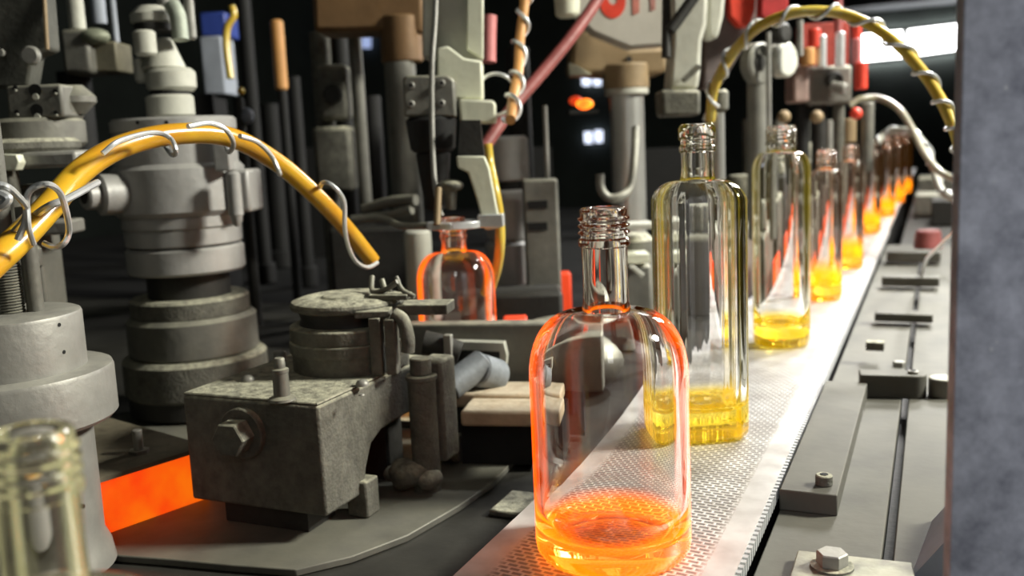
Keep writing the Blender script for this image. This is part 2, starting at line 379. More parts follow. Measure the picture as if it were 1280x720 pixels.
def panes(n, quads, mat, framed=False):
    for q in quads:
        pts = [YP(x, y, 8.93) for x, y in q]
        o = MB().prism(pts, (0, 0.03, 0)).build('window_%d' % n, mat); struct(o)
        if framed:
            c = sum((p for p in pts), Vector())/len(pts)
            fr = MB()
            for i in range(len(pts)):
                a, b = pts[i], pts[(i+1) % len(pts)]
                fr.tube([a, b], 0.015, 6)
            f = fr.build('window_frame', M_dark, o)
        n += 1
    return n
n = panes(1, [[(1076, 42), (1130, 36), (1131, 74), (1076, 79)], [(1133, 36), (1215, 26), (1216, 62), (1133, 73)]], M_win, True)
n = panes(n, [[(376, 45), (398, 45), (398, 75), (386, 96), (376, 96)], [(362, 142), (378, 142), (379, 161), (364, 161)], [(385, 140), (394, 140), (396, 163), (387, 163)],
              [(452, 30), (462, 30), (462, 60), (452, 60)]], M_winb)
n = panes(n, [[(727, 95), (737, 95), (737, 107), (728, 107)], [(741, 94), (750, 94), (750, 107), (742, 107)], [(730, 165), (739, 165), (739, 179), (731, 179)], [(743, 163), (752, 163), (752, 178), (744, 178)],
              [(401, 152), (407, 152), (407, 163), (401, 163)]], M_winw)

# ---------------------------------------------------------------- belt and its right-hand plates
bl = Z(566, 720, BZ).x; br_ = Z(918, 720, BZ).x
e2 = Z(1060, 400, BZ).x
BELT_R = (br_+e2)/2; BELT_L = bl; BW = BELT_R-BELT_L
BXC = (BELT_L+BELT_R)/2
print('BELT', bl, br_, e2)
t = thing('conveyor', 'white-hot looking steel mesh conveyor belt carrying the glass bottles away', 'conveyor belt', (BXC, 3.2, 0))
mb = MB()
L0, L1 = 0.28, 6.4
t_b = MB().box((BXC, (L0+L1)/2, BZ-0.004), (BW, L1-L0, 0.008)).build('belt', belt_mat(), t)
# serrated link ends along the right edge
mb = MB()
i = 0; y = L0
while y < 2.6:
    mb.box((BELT_R+0.0012, y, BZ-0.005), (0.004, 0.0042, 0.009)); y += 0.0075
mb.build('belt_link_ends', M_wire, t)
for sgn, nm in ((-1, BELT_L+0.012), (1, BELT_R-0.012)):
    MB().box((nm, (L0+L1)/2, BZ-0.05), (0.016, L1-L0-0.02, 0.08)).build('side_frame', M_dark, t)
for yy in (0.6, 2.2, 3.8, 5.4):
    for xx in (BELT_L+0.012, BELT_R-0.012):
        MB().box((xx, yy, (BZ-0.09)/2), (0.03, 0.05, BZ-0.09)).build('leg', M_dark, t)

RZ = BZ-0.003
seam = Z(1118, 600, RZ).x
print('seam', seam, 'right plate y0')
G = 0.0035
RIN = BELT_R+0.005
Y0R = 0.44
yb = Z(1010, 622, RZ).y            # front end of the raised plate
# lower guide plate and raised guide plate
o = MB().prism([(RIN, Y0R, RZ-0.03), (seam-G, Y0R, RZ-0.03), (seam-G, 2.4, RZ-0.03), (RIN, 2.4, RZ-0.03)], (0, 0, 0.018)).build('guide_plate', M_rail, bevel=0.001)
tag(o, 'long dusty grey guide plate directly right of the belt, left of the dark seam', 'metal plate')
xr = Z(1048, 640, RZ-0.012).x
t = thing('raised_guide_plate', 'raised dusty plate lying on the guide plate, square front end showing dark beside the belt', 'metal plate', (xr, yb, RZ-0.012))
MB().box(((RIN+xr)/2, (yb+1.02)/2, RZ-0.004), (xr-RIN, 1.02-yb, 0.016)).build('plate', M_rail, t, 0.001)
c = Z(1030, 606, RZ+0.004); c.z = RZ+0.004
m = MB(); m.cyl(c, c+U(0.008), 0.0062, n=24, bev=0.0008); sub = m.build('socket_head_bolt', M_cast, t)
m = MB(); m.cyl(c+U(0.0078), c+U(0.0085), 0.003, n=6); m.build('hex_socket', M_black, sub)
o = MB().box(((seam+G+seam+0.13)/2, (Y0R+2.4)/2, RZ-0.021), (0.13-G, 2.4-Y0R, 0.018)).build('guide_plate', M_rail, bevel=0.001)
tag(o, 'grey outer guide plate between the dark seam and the blue-grey steel slab', 'metal plate')
# support under both plates
o = MB().box((RIN+0.12, (Y0R+2.4)/2, (RZ-0.03)/2), (0.22, 2.3-Y0R, RZ-0.0305)).build('support_beam', M_dark); tag(o, 'dark beam under the guide plates, glimpsed black through the seam', 'beam')
# latch arm with rounded end lying over the seam
def slot_arm(x0, y0, x1, y1, hpx, label, zb, hole=True):
    a = Z(x0, y0, zb); b = Z(x1, y1, zb)
    return a, b
zb = RZ-0.012
a = Z(1074, 493, zb); b = Z(1141, 495, zb)
t = thing('latch_arm', 'grey latch arm with rounded drilled end lying across the seam', 'latch', (a.x, a.y, zb))
L = (b-a); L.z = 0; ln = L.length; ux = L.normalized(); uy = Vector((-ux.y, ux.x, 0)); rr = 0.013
pts = [a-uy*rr, b-uy*rr]+[b+ux*rr*math.sin(q)-uy*rr*math.cos(q) for q in [PI*i/12 for i in range(1, 12)]]+[b+uy*rr, a+uy*rr]
MB().prism(pts, (0, 0, 0.024)).build('arm', M_rail, t, 0.0012)
m = MB(); m.cyl(b+U(0.024), b+U(0.027), 0.0052, n=24, bev=0.0006); sub = m.build('pivot_bolt', M_light, t)
m = MB(); m.cyl(b+U(0.0268), b+U(0.0274), 0.003, n=20); m.build('bolt_recess', M_black, sub)
c2 = b+ux*0.029+uy*0.004; c2.z = zb+0.0005
o = MB().cyl(c2, c2+U(0.019), 0.014, n=32, bev=0.001).build('round_boss', M_mid); tag(o, 'round grey boss just right of the drilled latch arm end', 'boss')
c = Z(1124, 458, zb); 
o = MB().cyl(c, c+U(0.006), 0.007, n=6, bev=0.0006).build('hex_nut', M_light); tag(o, 'small bright flat nut behind the latch arm', 'nut')
c = Z(1094, 437, RZ+0.004)
m = MB(); m.box(c+U(0.005), (0.020, 0.016, 0.010)); o = m.build('stop_block', M_cast, bevel=0.001); tag(o, 'little square dark block on the raised plate, behind the latch arm', 'block')
c = Z(1077, 528, RZ-0.012)
# bottom clamp with its hexagon bolt
zz = RZ-0.012; c = Z(1040, 722, zz)
t = thing('clamp_plate', 'light grey clamp plate with hex bolt at the bottom edge right of the belt', 'clamp', (c.x, c.y, zz))
q = [Z(985, 740, zz), Z(997, 700, zz), Z(1140, 716, zz), Z(1146, 745, zz)]
MB().prism(q, (0, 0, 0.007)).build('plate', M_mid, t, 0.001)
m = MB(); m.cyl(c+U(0.007), c+U(0.0085), 0.013, n=32); m.build('washer', M_cast, t)
m = MB(); m.cyl(c+U(0.0085), c+U(0.017), 0.0095, n=6, bev=0.0008); m.build('hex_bolt', M_light, t)
# leaning guard sheet between plates and slab
pa = Z(1137, 725, zz); pb = Z(1205, 640, zz); pb.z = zz+0.02; pc = P(1200, 560, 0.52)
m = MB(); m.prism([pa, Z(1215, 725, zz), Vector((Z(1215, 725, zz).x, Z(1215, 725, zz).y, zz+0.045)), ], Vector((0.012, 0.10, 0.0))); o = m.build('guard_sheet', M_bluegrey)
tag(o, 'wedge of grey guard sheet leaning at the foot of the blue-grey slab', 'metal sheet')
# details farther along the right side
for (x, y, w, d, h, lb) in ((1120, 395, .075, .03, .012, 'dusty cross bar on the right plates, nearest of the three'), (1130, 352, .09, .035, .016, 'dusty cross bar on the right plates, middle of the three'), (1135, 322, .10, .05, .02, 'dusty cross bar on the right plates, farthest of the three')):
    c = Z(x, y, RZ); o = MB().box((c.x+0.01, c.y, RZ+h/2-0.006), (w, d, h)).build('cross_bar', M_rail, bevel=0.002); tag(o, lb, 'bar')
c = Z(1160, 300, RZ+0.01); o = MB().cyl(c-U(0.02), c+U(0.022), 0.03, 0.026, 28, 0.004).build('red_knob', M_red); tag(o, 'dull red round knob among the far guide plates', 'knob')
for i, (x, y, s, lb) in enumerate(((1120, 262, .05, 'low grey machine block beyond the red knob'), (1150, 245, .07, 'wider dark machine block beside the far end of the belt'), (1178, 270, .05, 'dark block close to the slab edge, level with the red knob'))):
    c = Z(x, y, RZ); z0_ = RZ-0.0115 if c.y+0.1 < 2.4 else RZ-0.0195; c.x = max(c.x, BELT_R+0.08); c.y = max(c.y, 2.56) if c.y+0.1 >= 2.4 else c.y; o = MB().box((c.x+0.03, c.y, (z0_+RZ+s)/2), (0.12, 0.2, RZ+s-z0_)).build('machine_block', (M_mid, M_cast, M_dark)[i], bevel=0.004); tag(o, lb, 'machine block')
# rail bed under the far blocks
o = MB().box((RIN+0.3, 4.2, RZ/2-0.01), (0.55, 3.55, RZ-0.02)).build('side_bed', M_dark, bevel=0.003); tag(o, 'dark machine bed running beside the far half of the belt', 'machine bed')
# bent white wire in front of the slab
w = spline([Z(1152, 345, RZ+0.004), P(1158, 325, 1.35), P(1170, 312, 1.2), P(1182, 300, 1.1), P(1196, 288, 1.0), P(1215, 275, .95)], 8)
o = MB().tube(w, 0.0025, 8).build('bent_wire', M_wire); tag(o, 'pale bent wire rising from the guide plates to the slab edge', 'wire')
# slab
SD = 0.42
a = VPl(1196.5, 360, P(1196.5, 360, SD), CY*0.6)
yw = CY*0.6; ux = Vector((math.cos(yw), math.sin(yw), 0)); uy = Vector((-math.sin(yw), math.cos(yw), 0))
cc = a+ux*0.125+uy*0.006
o = MB().box((cc.x, cc.y, 0.72), (0.25, 0.012, 1.44), yw).build('steel_slab', slab_mat(), bevel=0.001)
tag(o, 'upright mottled blue-grey steel slab filling the right edge of the view', 'steel plate')

# ---------------------------------------------------------------- bottles
def octo(a):
    c, s_ = abs(math.cos(a)), abs(math.sin(a)); sq = 1/max(c, s_)
    ch = 1.22/abs(math.cos((a % (PI/2))-PI/4))
    k_ = 18.0
    v = (sq**-k_+ch**-k_)**(-1/k_)
    return v*(1+0.010*math.cos(20*a))
def sm(prof, n=5):
    out = []
    q = [prof[0]]+list(prof)+[prof[-1]]
    for i in range(1, len(q)-2):
        for j in range(n):
            t_ = j/n
            out.append(tuple(0.5*((2*q[i][e])+(q[i+1][e]-q[i-1][e])*t_+(2*q[i-1][e]-5*q[i][e]+4*q[i+1][e]-q[i+2][e])*t_*t_+(3*q[i][e]-q[i-1][e]-3*q[i+1][e]+q[i+2][e])*t_**3) for e in range(3)))
    out.append(tuple(prof[-1])); return out
def round_bottle(name, mat, R=0.0425, hb=0.125, hs=0.162, H=0.222, rn=0.0137, wall=0.0042, base=0.012, shape=None, w=0.0, threads=True):
    rf = rn*1.06
    sh = []
    for i in range(0, 13):
        q = PI/2*i/12
        sh.append((rn+0.001+(R-rn-0.001)*math.cos(q)**0.75 if i < 12 else rn+0.001, hb+(hs-hb)*math.sin(q), w*max(0, 1-i/11)))
    outer = [(0, 0.003, 0), (R*0.6, 0.0028, w*.5), (R*0.84, 0.0004, w), (R*0.93, 0.0012, w), (R*0.985, 0.005, w), (R, 0.010, w)]+[(R, 0.010+(hb-0.010)*i/10, w) for i in range(1, 10)]+sh
    zf = H-0.023
    outer += [(rn, hs+0.006, 0), (rn*0.97, (hs+zf)/2, 0), (rn, zf-0.001, 0), (rf+0.0007, zf, 0), (rf+0.0007, zf+0.004, 0), (rf-0.0006, zf+0.005, 0)]
    if threads:
        for k_ in range(3):
            z = zf+0.0075+k_*0.0042
            outer += [(rf-0.0006, z-0.001, 0), (rf+0.0009, z, 0), (rf+0.0009, z+0.0009, 0), (rf-0.0006, z+0.0019, 0)]
    else:
        outer += [(rf-0.0006, zf+0.009, 0), (rf+0.001, zf+0.010, 0), (rf+0.001, zf+0.019, 0)]
    outer += [(rf-0.0006, H-0.0012, 0), (rf-0.0016, H, 0)]
    ri = rn-0.0038
    inner = [(ri+0.0009, H, 0), (ri, H-0.0015, 0), (ri, hs+0.006, 0)]
    for i in range(12, -1, -1):
        q = PI/2*i/12
        inner.append((ri+(R-wall-ri)*math.cos(q)**0.75 if i < 12 else ri+0.0003, hb-0.001+(hs-hb)*math.sin(q)*0.97, w*max(0, 1-i/11)*0.9))
    inner += [(R-wall, hb*(9-i)/9*1.0+(base+0.012)*i/9, w*0.9) for i in range(1, 9)]+[(R-wall*1.15, base+0.010, w*.9), (R-wall*1.9, base+0.004, w*.8), (R*0.7, base+0.0015, w*.6), (R*0.35, base+0.002, 0), (0, base+0.003, 0)]
    m_ = MB(); m_.rclosed(outer+inner, 96, shape)
    return m_.build(name, mat, origin=(0, 0, 0), sharp=50)
def place(o, p, rz=0, label=None):
    o.location = p; o.rotation_euler = (0, 0, rz)
    if label: tag(o, label, 'glass bottle', 'newly blown glass bottles')
    return o
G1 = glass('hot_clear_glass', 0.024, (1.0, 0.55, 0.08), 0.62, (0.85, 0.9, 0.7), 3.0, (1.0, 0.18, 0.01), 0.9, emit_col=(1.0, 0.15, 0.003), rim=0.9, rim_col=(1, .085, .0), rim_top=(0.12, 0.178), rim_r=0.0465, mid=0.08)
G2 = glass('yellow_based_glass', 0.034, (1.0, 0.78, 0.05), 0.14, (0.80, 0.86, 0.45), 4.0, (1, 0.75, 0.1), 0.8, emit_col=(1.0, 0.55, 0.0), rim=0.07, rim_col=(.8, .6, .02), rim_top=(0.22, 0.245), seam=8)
G3 = glass('orange_based_glass', 0.06, (1.0, 0.55, 0.06), 0.45, (0.85, 0.7, 0.3), 7.0, (1, 0.35, 0.03), 2.0, emit_col=(1.0, 0.3, 0.01))
def bottle_at(px, yb, yt, yn, ys, rb, rn, mat, label, rz=0, **kw):
    c = Z(px, yb, BZ); hh = lambda y: zat(c, y)-BZ
    H = hh(yt); dep = lambda z: proj((c.x, c.y, BZ+z))[2]
    hs, hb = hh(yn), hh(ys)
    o = round_bottle('glass_bottle', mat, R=rb*dep(hb*.6)/F, hb=hb, hs=hs, H=H, rn=rn*dep(H)/F, **kw)
    print('bottle', c, 'R', rb*dep(hb*.6)/F, 'rn', rn*dep(H)/F, 'H', H, hb, hs)
    return place(o, (c.x, c.y, BZ+0.0004), rz, label)
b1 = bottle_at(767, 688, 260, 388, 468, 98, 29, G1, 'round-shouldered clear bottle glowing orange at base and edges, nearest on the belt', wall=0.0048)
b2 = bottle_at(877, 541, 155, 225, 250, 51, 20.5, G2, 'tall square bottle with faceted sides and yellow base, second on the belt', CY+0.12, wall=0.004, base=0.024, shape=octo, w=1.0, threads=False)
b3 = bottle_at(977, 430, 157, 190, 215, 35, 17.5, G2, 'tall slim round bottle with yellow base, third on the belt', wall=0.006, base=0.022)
b4 = bottle_at(1032, 374, 187, 212, 228, 19.5, 11, G3, 'shorter orange-tinted bottle with yellow base, fourth on the belt', wall=0.005, base=0.02)
far = [(1062, 335), (1088, 291), (1108, 270), (1121, 253), (1131, 241)]
names = ['orange-glowing blurred bottle just behind the fourth one on the belt', 'blurred orange bottle sixth along the belt', 'blurred brownish bottle seventh along the belt', 'small orange bottle second from the far end of the row', 'farthest tiny orange bottle on the belt']
for i, (x, y) in enumerate(far):
    o = copy_tree(b4); c = Z(x, y, BZ)
    place(o, (c.x, c.y, BZ+0.0004), 0.3*i, names[i])

# ---------------------------------------------------------------- deck on the left
dk = BELT_L-0.012
t = thing('machine_deck', 'broad dusty machine deck left of the belt, dark near the belt', 'machine deck', (-1.2, 1.8, 0))
MB().box(((dk-3.2)/2, (0.18+1.62)/2, DK-0.012), (dk+3.2, 1.62-0.18, 0.024)).build('deck_plate', M_deckd, t, 0.002)  # front deck in a darker grey than the mounting plate
MB().box(((dk-3.2)/2, (1.623+4.2)/2, DK-0.012), (dk+3.2, 4.2-1.623, 0.024)).build('shade_black_rear_deck', M_black, t, 0.002)  # rear deck coloured black, painting in the dark of the gap
MB().box(((dk-3.2)/2, (0.25+4.1)/2, (DK-0.024)/2), (dk+3.1, 4.1-0.25, DK-0.024)).build('base_frame', M_dark, t)
zp = DK+0.006
plat = [(-60, 690), (100, 700), (205, 708), (290, 716), (370, 722), (440, 705), (510, 678), (575, 640), (615, 612), (665, 560), (640, 520), (560, 500), (300, 500), (-60, 560)]
q = [Z(x, y, DK) for x, y in plat]
o = MB().prism([v+U(0.0002) for v in q], (0, 0, 0.006)).build('mounting_plate', M_deck, bevel=0.001); tag(o, 'dusty mounting plate with curved edge under the grey gearbox', 'metal plate')
q = [Z(x, y, DK) for x, y in ((596, 640), (612, 600), (668, 588), (672, 612))]
c = Z(640, 640, DK)
o = MB().box((c.x, c.y+0.01, DK+0.003), (0.03, 0.05, 0.006)).build('wear_strip', M_cast, bevel=0.002); tag(o, 'low worn strip on the deck between the gearbox and the nearest bottle', 'metal strip')

# glowing sheet and ledge between the stepped post and the gearbox
za = DK+0.0066
g0 = Z(133, 668, za); g1 = Z(262, 622, za)
zt0 = zat(g0, 600); zt1 = zat(g0.lerp(g1, .85), 568); zt = (zt0+zt1)/2
print('glow', g0, g1, zt0, zt1)
dd = (g1-g0).normalized(); nn = Vector((-dd.y, dd.x, 0))
gg0 = g0-dd*0.004
m = MB()
m.prism([gg0, g1, g1+nn*0.01, gg0+nn*0.01], (0, 0, zt-za-0.002)); o = m.build('glowing_plate', M_hot, bevel=0.0005)
tag(o, 'bright orange glowing hot plate left of the dark gearbox face', 'hot plate')
t = thing('ledge_plate', 'rusty brown ledge with pale front edge above the glowing orange plate', 'ledge', (g0.x, g0.y, zt))
m = MB(); m.prism([gg0-nn*0.004+U(zt-za), g1-nn*0.004+U(zt-za), g1+nn*0.17+U(zt-za), gg0+nn*0.17+U(zt-za)], (0, 0, 0.004)); m.build('plate', metal('rusty_ledge', (0.13, 0.11, 0.075), (0.28, 0.25, 0.17), 0.5, 0.7, 0.1), t)
c = Z(174, 566, zt+0.004); m = MB(); m.cyl(c, c+U(0.021), 0.0042, n=20, bev=0.0008); m.build('bolt', M_light, t)
m = MB(); m.cyl(c, c+U(0.003), 0.009, n=6); m.build('nut', M_mid, t)
m = MB(); m.prism([gg0+nn*0.012, g1+nn*0.012, g1+nn*0.165, gg0+nn*0.165], (0, 0, zt-za)); m.build('ledge_block', M_dark, t)

# ---------------------------------------------------------------- gearbox with disc stack
zb = DK+0.026
Cn = Z(408, 647, zb); ztop = zat(Cn, 508)
xl = YP(238, 600, Cn.y).x
yfar = Z(532, 447, ztop).y
print('BOX', Cn, ztop, xl, yfar)
t = thing('gearbox', 'dusty grey cast gearbox carrying a stack of round discs, beside the nearest bottle', 'gearbox', (Cn.x, Cn.y, DK+0.006))
h = ztop-zb; y0 = Cn.y; Ly = yfar-y0
prof = [(y0, zb), (y0+Ly*0.33, zb), (y0+Ly*0.36, zb+h*0.22), (y0+Ly*0.42, zb+h*0.42), (y0+Ly*0.52, zb+h*0.5), (y0+Ly*0.75, zb+h*0.52), (yfar, zb+h*0.5), (yfar, ztop), (y0, ztop)]
MB().prism([Vector((Cn.x, a_, b_)) for a_, b_ in prof], (xl-Cn.x, 0, 0)).build('housing', M_cast, t, 0.0025)
MB().box(((Cn.x+xl)/2, y0+Ly*0.17, (zb+DK+0.0066)/2), ((Cn.x-xl)*0.62, Ly*0.22, zb-DK-0.0066)).build('foot', M_dark, t)  # dark colour paints in the shadow under the housing
m = MB(); m.box((Cn.x-0.004, y0+Ly*0.345, (zb+0.012+DK+0.0062)/2), (0.02, 0.02, zb+0.012-DK-0.0062)); m.build('foot', M_cast, t, 0.002)
MB().box(((Cn.x+xl)/2, yfar-0.02, (zb+h*.5+DK+0.0062)/2), ((Cn.x-xl)*0.6, 0.03, zb+h*.5-DK-0.0062)).build('foot', M_dark, t)
# lid with chipped edge
MB().box(((Cn.x+xl)/2, (y0+yfar)/2, ztop+0.0012), (Cn.x-xl-0.001, Ly-0.001, 0.0024)).build('lid', M_cast, t, 0.0012)
# hex plug on the front face
c = YP(306, 540, y0); m = MB(); m.cyl(c+Vector((0, 0.001, 0)), c-Vector((0, 0.006, 0)), 0.021, n=32, bev=0.001); sub = m.build('flange', M_cast, t)
m = MB(); m.cyl(c-Vector((0, 0.006, 0)), c-Vector((-0.002, 0.024, 0)), 0.0145, n=6, bev=0.001); m.build('hex_plug', M_cast, sub)
# pin on top
c = Z(353, 500, ztop+0.0024)
m = MB(); pr = [(0.011, 0), (0.0105, 0.002), (0.0065, 0.004), (0.0062, 0.022), (0.0068, 0.0225), (0.0068, 0.025), (0.0045, 0.026), (0.0043, 0.033), (0.0035, 0.034)]
m.lathe(c, pr, 32); m.build('locating_pin', M_mid, t)
for x, y in ((310, 476), (453, 482), (452, 494)):
    c = Z(x, y, ztop+0.0024); m = MB(); m.lathe(c, [(0.0055, 0), (0.0055, 0.002), (0.004, 0.0042), (0.0015, 0.0052), (0, 0.0053)] if y != 494 else [(0.0025, 0), (0.002, 0.001), (0, 0.0012)], 20); m.build('dome_screw', M_light, t)
c = Z(350, 452, ztop+0.0024); m = MB(); m.cyl(c, c+U(0.01), 0.006, n=20, bev=0.001); m.build('dome_screw', M_light, t)
# small chips on the side
for x, y in ((413, 560), (404, 530), (460, 575)):
    pass
# disc stack
c = Z(431, 462, ztop+0.002); Dd = proj(c)[2]; c = c+Vector((0, 0.018, 0)); c = c-Vector((0.004, 0, 0)); rr = 73*proj(c)[2]/F
print('disc', c, rr)
def zc(y): return zat(c-Vector((0, rr, 0))*0.9, y)-(ztop+0.002)
r = rr
st = [('lower_disc', [(r*0.98, 0), (r*0.98, 0.016), (r*1.02, 0.0165), (r*1.02, 0.026), (r*0.99, 0.027)], M_cast),
      ('middle_disc', [(r*0.985, 0.027), (r, 0.028), (r, 0.039), (r*0.97, 0.040), (r*0.83, 0.041)], M_cast),
      ('waist', [(r*0.84, 0.040), (r*0.80, 0.046), (r*0.84, 0.054)], M_dark),
      ('top_disc', [(r*0.86, 0.053), (r*0.95, 0.055), (r*0.965, 0.058), (r*0.94, 0.061), (r*0.80, 0.0635), (r*0.66, 0.0645), (r*0.60, 0.063), (r*0.45, 0.063), (r*0.40, 0.065), (0, 0.066)], M_cast)]
for nm, pr, mt in st:
    m = MB(); m.lathe(c, pr, 72); m.build(nm, mt, t, 0.0006)
# keeper bracket right of discs
kc = c+Vector((r*0.88, -r*0.55, 0))
m = MB(); m.box(kc+U(0.026), (0.010, 0.014, 0.050), 0.3); m.box(kc+Vector((0.013, 0.003, 0.026)), (0.009, 0.016, 0.048), 0.3); m.build('keeper_bracket', M_cast, t, 0.001)
m = MB(); m.box(kc+Vector((-0.004, 0.004, 0.054)), (0.030, 0.022, 0.006), 0.4); m.build('keeper_cap', M_cast, t, 0.0012)
m = MB(); p0 = kc+Vector((0.024, 0.004, 0.045)); m.tube(spline([p0+Vector((-0.008, 0, 0.008)), p0+U(0.003), p0+Vector((0.004, 0, -0.012)), p0+Vector((0.003, 0, -0.024))], 6), 0.006, 12); m.build('link_lug', M_cast, t)
# levers above
q0 = c+Vector((r*0.50, -r*0.05, 0.0655))
m = MB(); m.tube(spline([q0+Vector((-0.010, 0.02, 0.013)), q0+Vector((-0.005, 0.01, 0.004)), q0+Vector((0.004, 0, 0.002)), q0+Vector((0.016, 0.0, 0.005)), q0+Vector((0.028, 0.0, 0.012))], 6), 0.0024, 10); m.build('lever', M_mid, t)
m = MB(); m.tube(spline([q0+Vector((0.024, 0.005, 0.015)), q0+Vector((0.032, 0.0, 0.005)), q0+Vector((0.044, 0.0, -0.001))], 6), 0.0022, 10); m.build('lever', M_mid, t)
m = MB(); m.tube(spline([q0+Vector((0.0, 0.02, 0.010)), q0+Vector((0.006, 0.015, 0.002)), q0+Vector((0.016, 0.01, 0.0))], 6), 0.0026, 10); m.build('lever', M_mid, t)
m = MB(); m.box(q0+Vector((0.048, 0.012, -0.012)), (0.045, 0.03, 0.009), 0.25); m.box(q0+Vector((0.02, 0.0, -0.001)), (0.035, 0.018, 0.005), 0.25); m.build('lever_bracket', M_cast, t, 0.001)
# bolt column and boss block on the right side
cb = Z(535, 612, DK+0.006); tz = zat(cb, 447)
print('col', cb, tz)
m = MB(); m.cyl(cb, Vector((cb.x, cb.y, tz-0.018)), 0.0125, n=32); m.build('bolt_column', M_cast, t)
m = MB(); m.cyl(Vector((cb.x, cb.y, tz-0.02)), Vector((cb.x, cb.y, tz-0.015)), 0.014, n=32, bev=0.001); m.cyl(Vector((cb.x, cb.y, tz-0.015)), Vector((cb.x, cb.y, tz)), 0.0095, n=24, bev=0.001); m.build('bolt_head', M_cast, t)
m = MB(); m.box((cb.x+0.004, cb.y+0.022, (tz-0.004+DK+0.03)/2), (0.024, 0.028, tz-0.004-DK-0.03)); m.build('boss_block', M_cast, t, 0.003)
m = MB(); m.ball(cb+Vector((-0.013, -0.006, 0.0165)), 0.018, (1.2, 1, .75), 0.006); m.ball(cb+Vector((-0.031, -0.002, 0.0115)), 0.011, (1, 1, .8), 0.004); m.ball(cb+Vector((0.006, -0.008, 0.0125)), 0.012, (1, 1, .8), 0.004); m.build('grease_lump', M_cast, t)
p0 = Z(568, 575, DK+0.006); m = MB(); m.cyl(p0+Vector((-0.012, 0, 0.014)), p0+Vector((0.010, -0.004, 0.014)), 0.0145, n=28, bev=0.002); m.build('drilled_disc', M_cast, t)

# ---------------------------------------------------------------- stepped post on the left with threaded rod
D = 0.70
ax = V(4, 400, D)
t = thing('stepped_post', 'light grey two-step round post with threaded rod, at the left edge behind the foreground bottle', 'machine post', ax.at(DK+0.006))
zs = [ax.z(y) for y in (395, 470, 542)]
R1, R2 = ax.r(91), ax.r(122)
zA, zB, zC_ = ax.z(392), ax.z(462), ax.z(528)
m = MB(); m.lathe(ax.at(0), [(R1, zB-0.001), (R1, zA-0.003), (R1-0.0008, zA-0.001), (R1-0.003, zA), (R1*0.5, zA)], 96); sub = m.build('upper_collar', M_light, t)
m = MB(); m.lathe(ax.at(0), [(R2-0.003, zC_), (R2, zC_+0.003), (R2, zB-0.004), (R2-0.0012, zB-0.001), (R2-0.004, zB)], 96); m.build('wide_flange', M_light, t)
m = MB(); m.lathe(ax.at(0), [(R1*1.1, DK+0.0066), (R1*1.06, DK+0.02), (R1*0.98, DK+0.03), (R1*0.98, zC_)], 96); m.build('lower_column', M_light, t)
m = MB(); rth = ax.r(14)
rod = ax.at(0); rod = V(12, 360, D).p
zr0, zr1 = zA-0.001, zat(rod, 150)
m.cyl(Vector((rod.x, rod.y, zr0)), Vector((rod.x, rod.y, zr1)), rth*0.86, n=20)
turns = int((zat(rod, 325)-zr0)/0.0021)
hp = []
for i in range(turns*14+1):
    a_ = 2*PI*i/14; hp.append(Vector((rod.x+rth*math.cos(a_), rod.y+rth*math.sin(a_), zr0+0.0021*i/14)))
m.tube(hp, 0.0008, 5); m.build('threaded_rod', M_mid, t)
m = MB(); m.cyl(Vector((rod.x+0.012, rod.y+0.01, zA)), Vector((rod.x+0.012, rod.y+0.01, zat(rod, 260))), 0.006, n=20); m.build('guide_rod', M_mid, t)
def hole_on(axv, R, px, py, r_):
    # where the sight line meets the post
    rr_ = ray(px, py); o_ = Vector((CAM.x-axv.p.x, CAM.y-axv.p.y)); d2 = Vector((rr_.x, rr_.y))
    A = d2.dot(d2); Bq = 2*o_.dot(d2); Cq = o_.dot(o_)-R*R; ds = Bq*Bq-4*A*Cq
    if ds < 0: return None
    s_ = (-Bq-math.sqrt(ds))/(2*A); p_ = CAM+rr_*s_; nrm = Vector((p_.x-axv.p.x, p_.y-axv.p.y, 0)).normalized()
    mm = MB(); mm.cyl(p_-nrm*0.003, p_+nrm*0.0003, r_, n=16); return mm
for x, y in ((74, 406), (80, 440)):
    mm = hole_on(ax, R1, x, y, 0.0014)
    if mm: mm.build('screw_hole', M_black, sub)
for x, y in ((104, 633),):
    mm = hole_on(ax, R1*1.04, x, y, 0.0016)
    if mm: mm.build('screw_hole', M_black, t)

# ---------------------------------------------------------------- big turret
D = 1.15
ax = V(231, 300, D)
t = thing('turret', 'large grey stepped drum turret behind the amber hose, left of centre', 'machine turret', ax.at(DK+0.006))
def ringp(y0, y1, rp, rp1=None, bev=0.003, nm='ring', mt=M_turret, rowx=None):
    m = MB(); ax.cyl(m, y0, y1, rp, rp1, bev, 72); return m.build(nm, mt, t)
ringp(148, 166, 74, nm='top_flange')
ringp(164, 215, 73, nm='upper_drum')
ringp(204, 268, 79, nm='main_drum', bev=0.006)
ringp(266, 284, 72, nm='neck_drum')
ringp(283, 304, 70, nm='thin_ring', bev=0.002)
ringp(304, 307, 66, nm='groove', mt=M_black)
ringp(306, 338, 71, nm='lower_ring', bev=0.003)
ringp(336, 372, 50, nm='dark_neck', mt=M_dark)
ringp(368, 392, 72, nm='base_ring', mt=M_cast)
ringp(390, 440, 79, nm='base_ring', bev=0.005, mt=M_mid)
ringp(438, 486, 88, nm='base_ring', mt=M_cast, bev=0.005)
m = MB(); m.lathe(ax.at(0), [(ax.r(60), DK+0.0066), (ax.r(84), ax.z(505)), (ax.r(84), ax.z(484))], 64); m.build('foot_ring', M_dark, t)
pb_ = P(140, 243, 1.08); dr = (RX*-1).normalized()
m = MB(); m.cyl(pb_+AX*0.03+RX*0.03, pb_-AX*0.01-RX*0.012, ax.r(24), n=32, bev=0.003); m.cyl(pb_-AX*0.009-RX*0.011, pb_-AX*0.022-RX*0.022, ax.r(16), n=32, bev=0.002); sub = m.build('side_boss', M_turret, t)
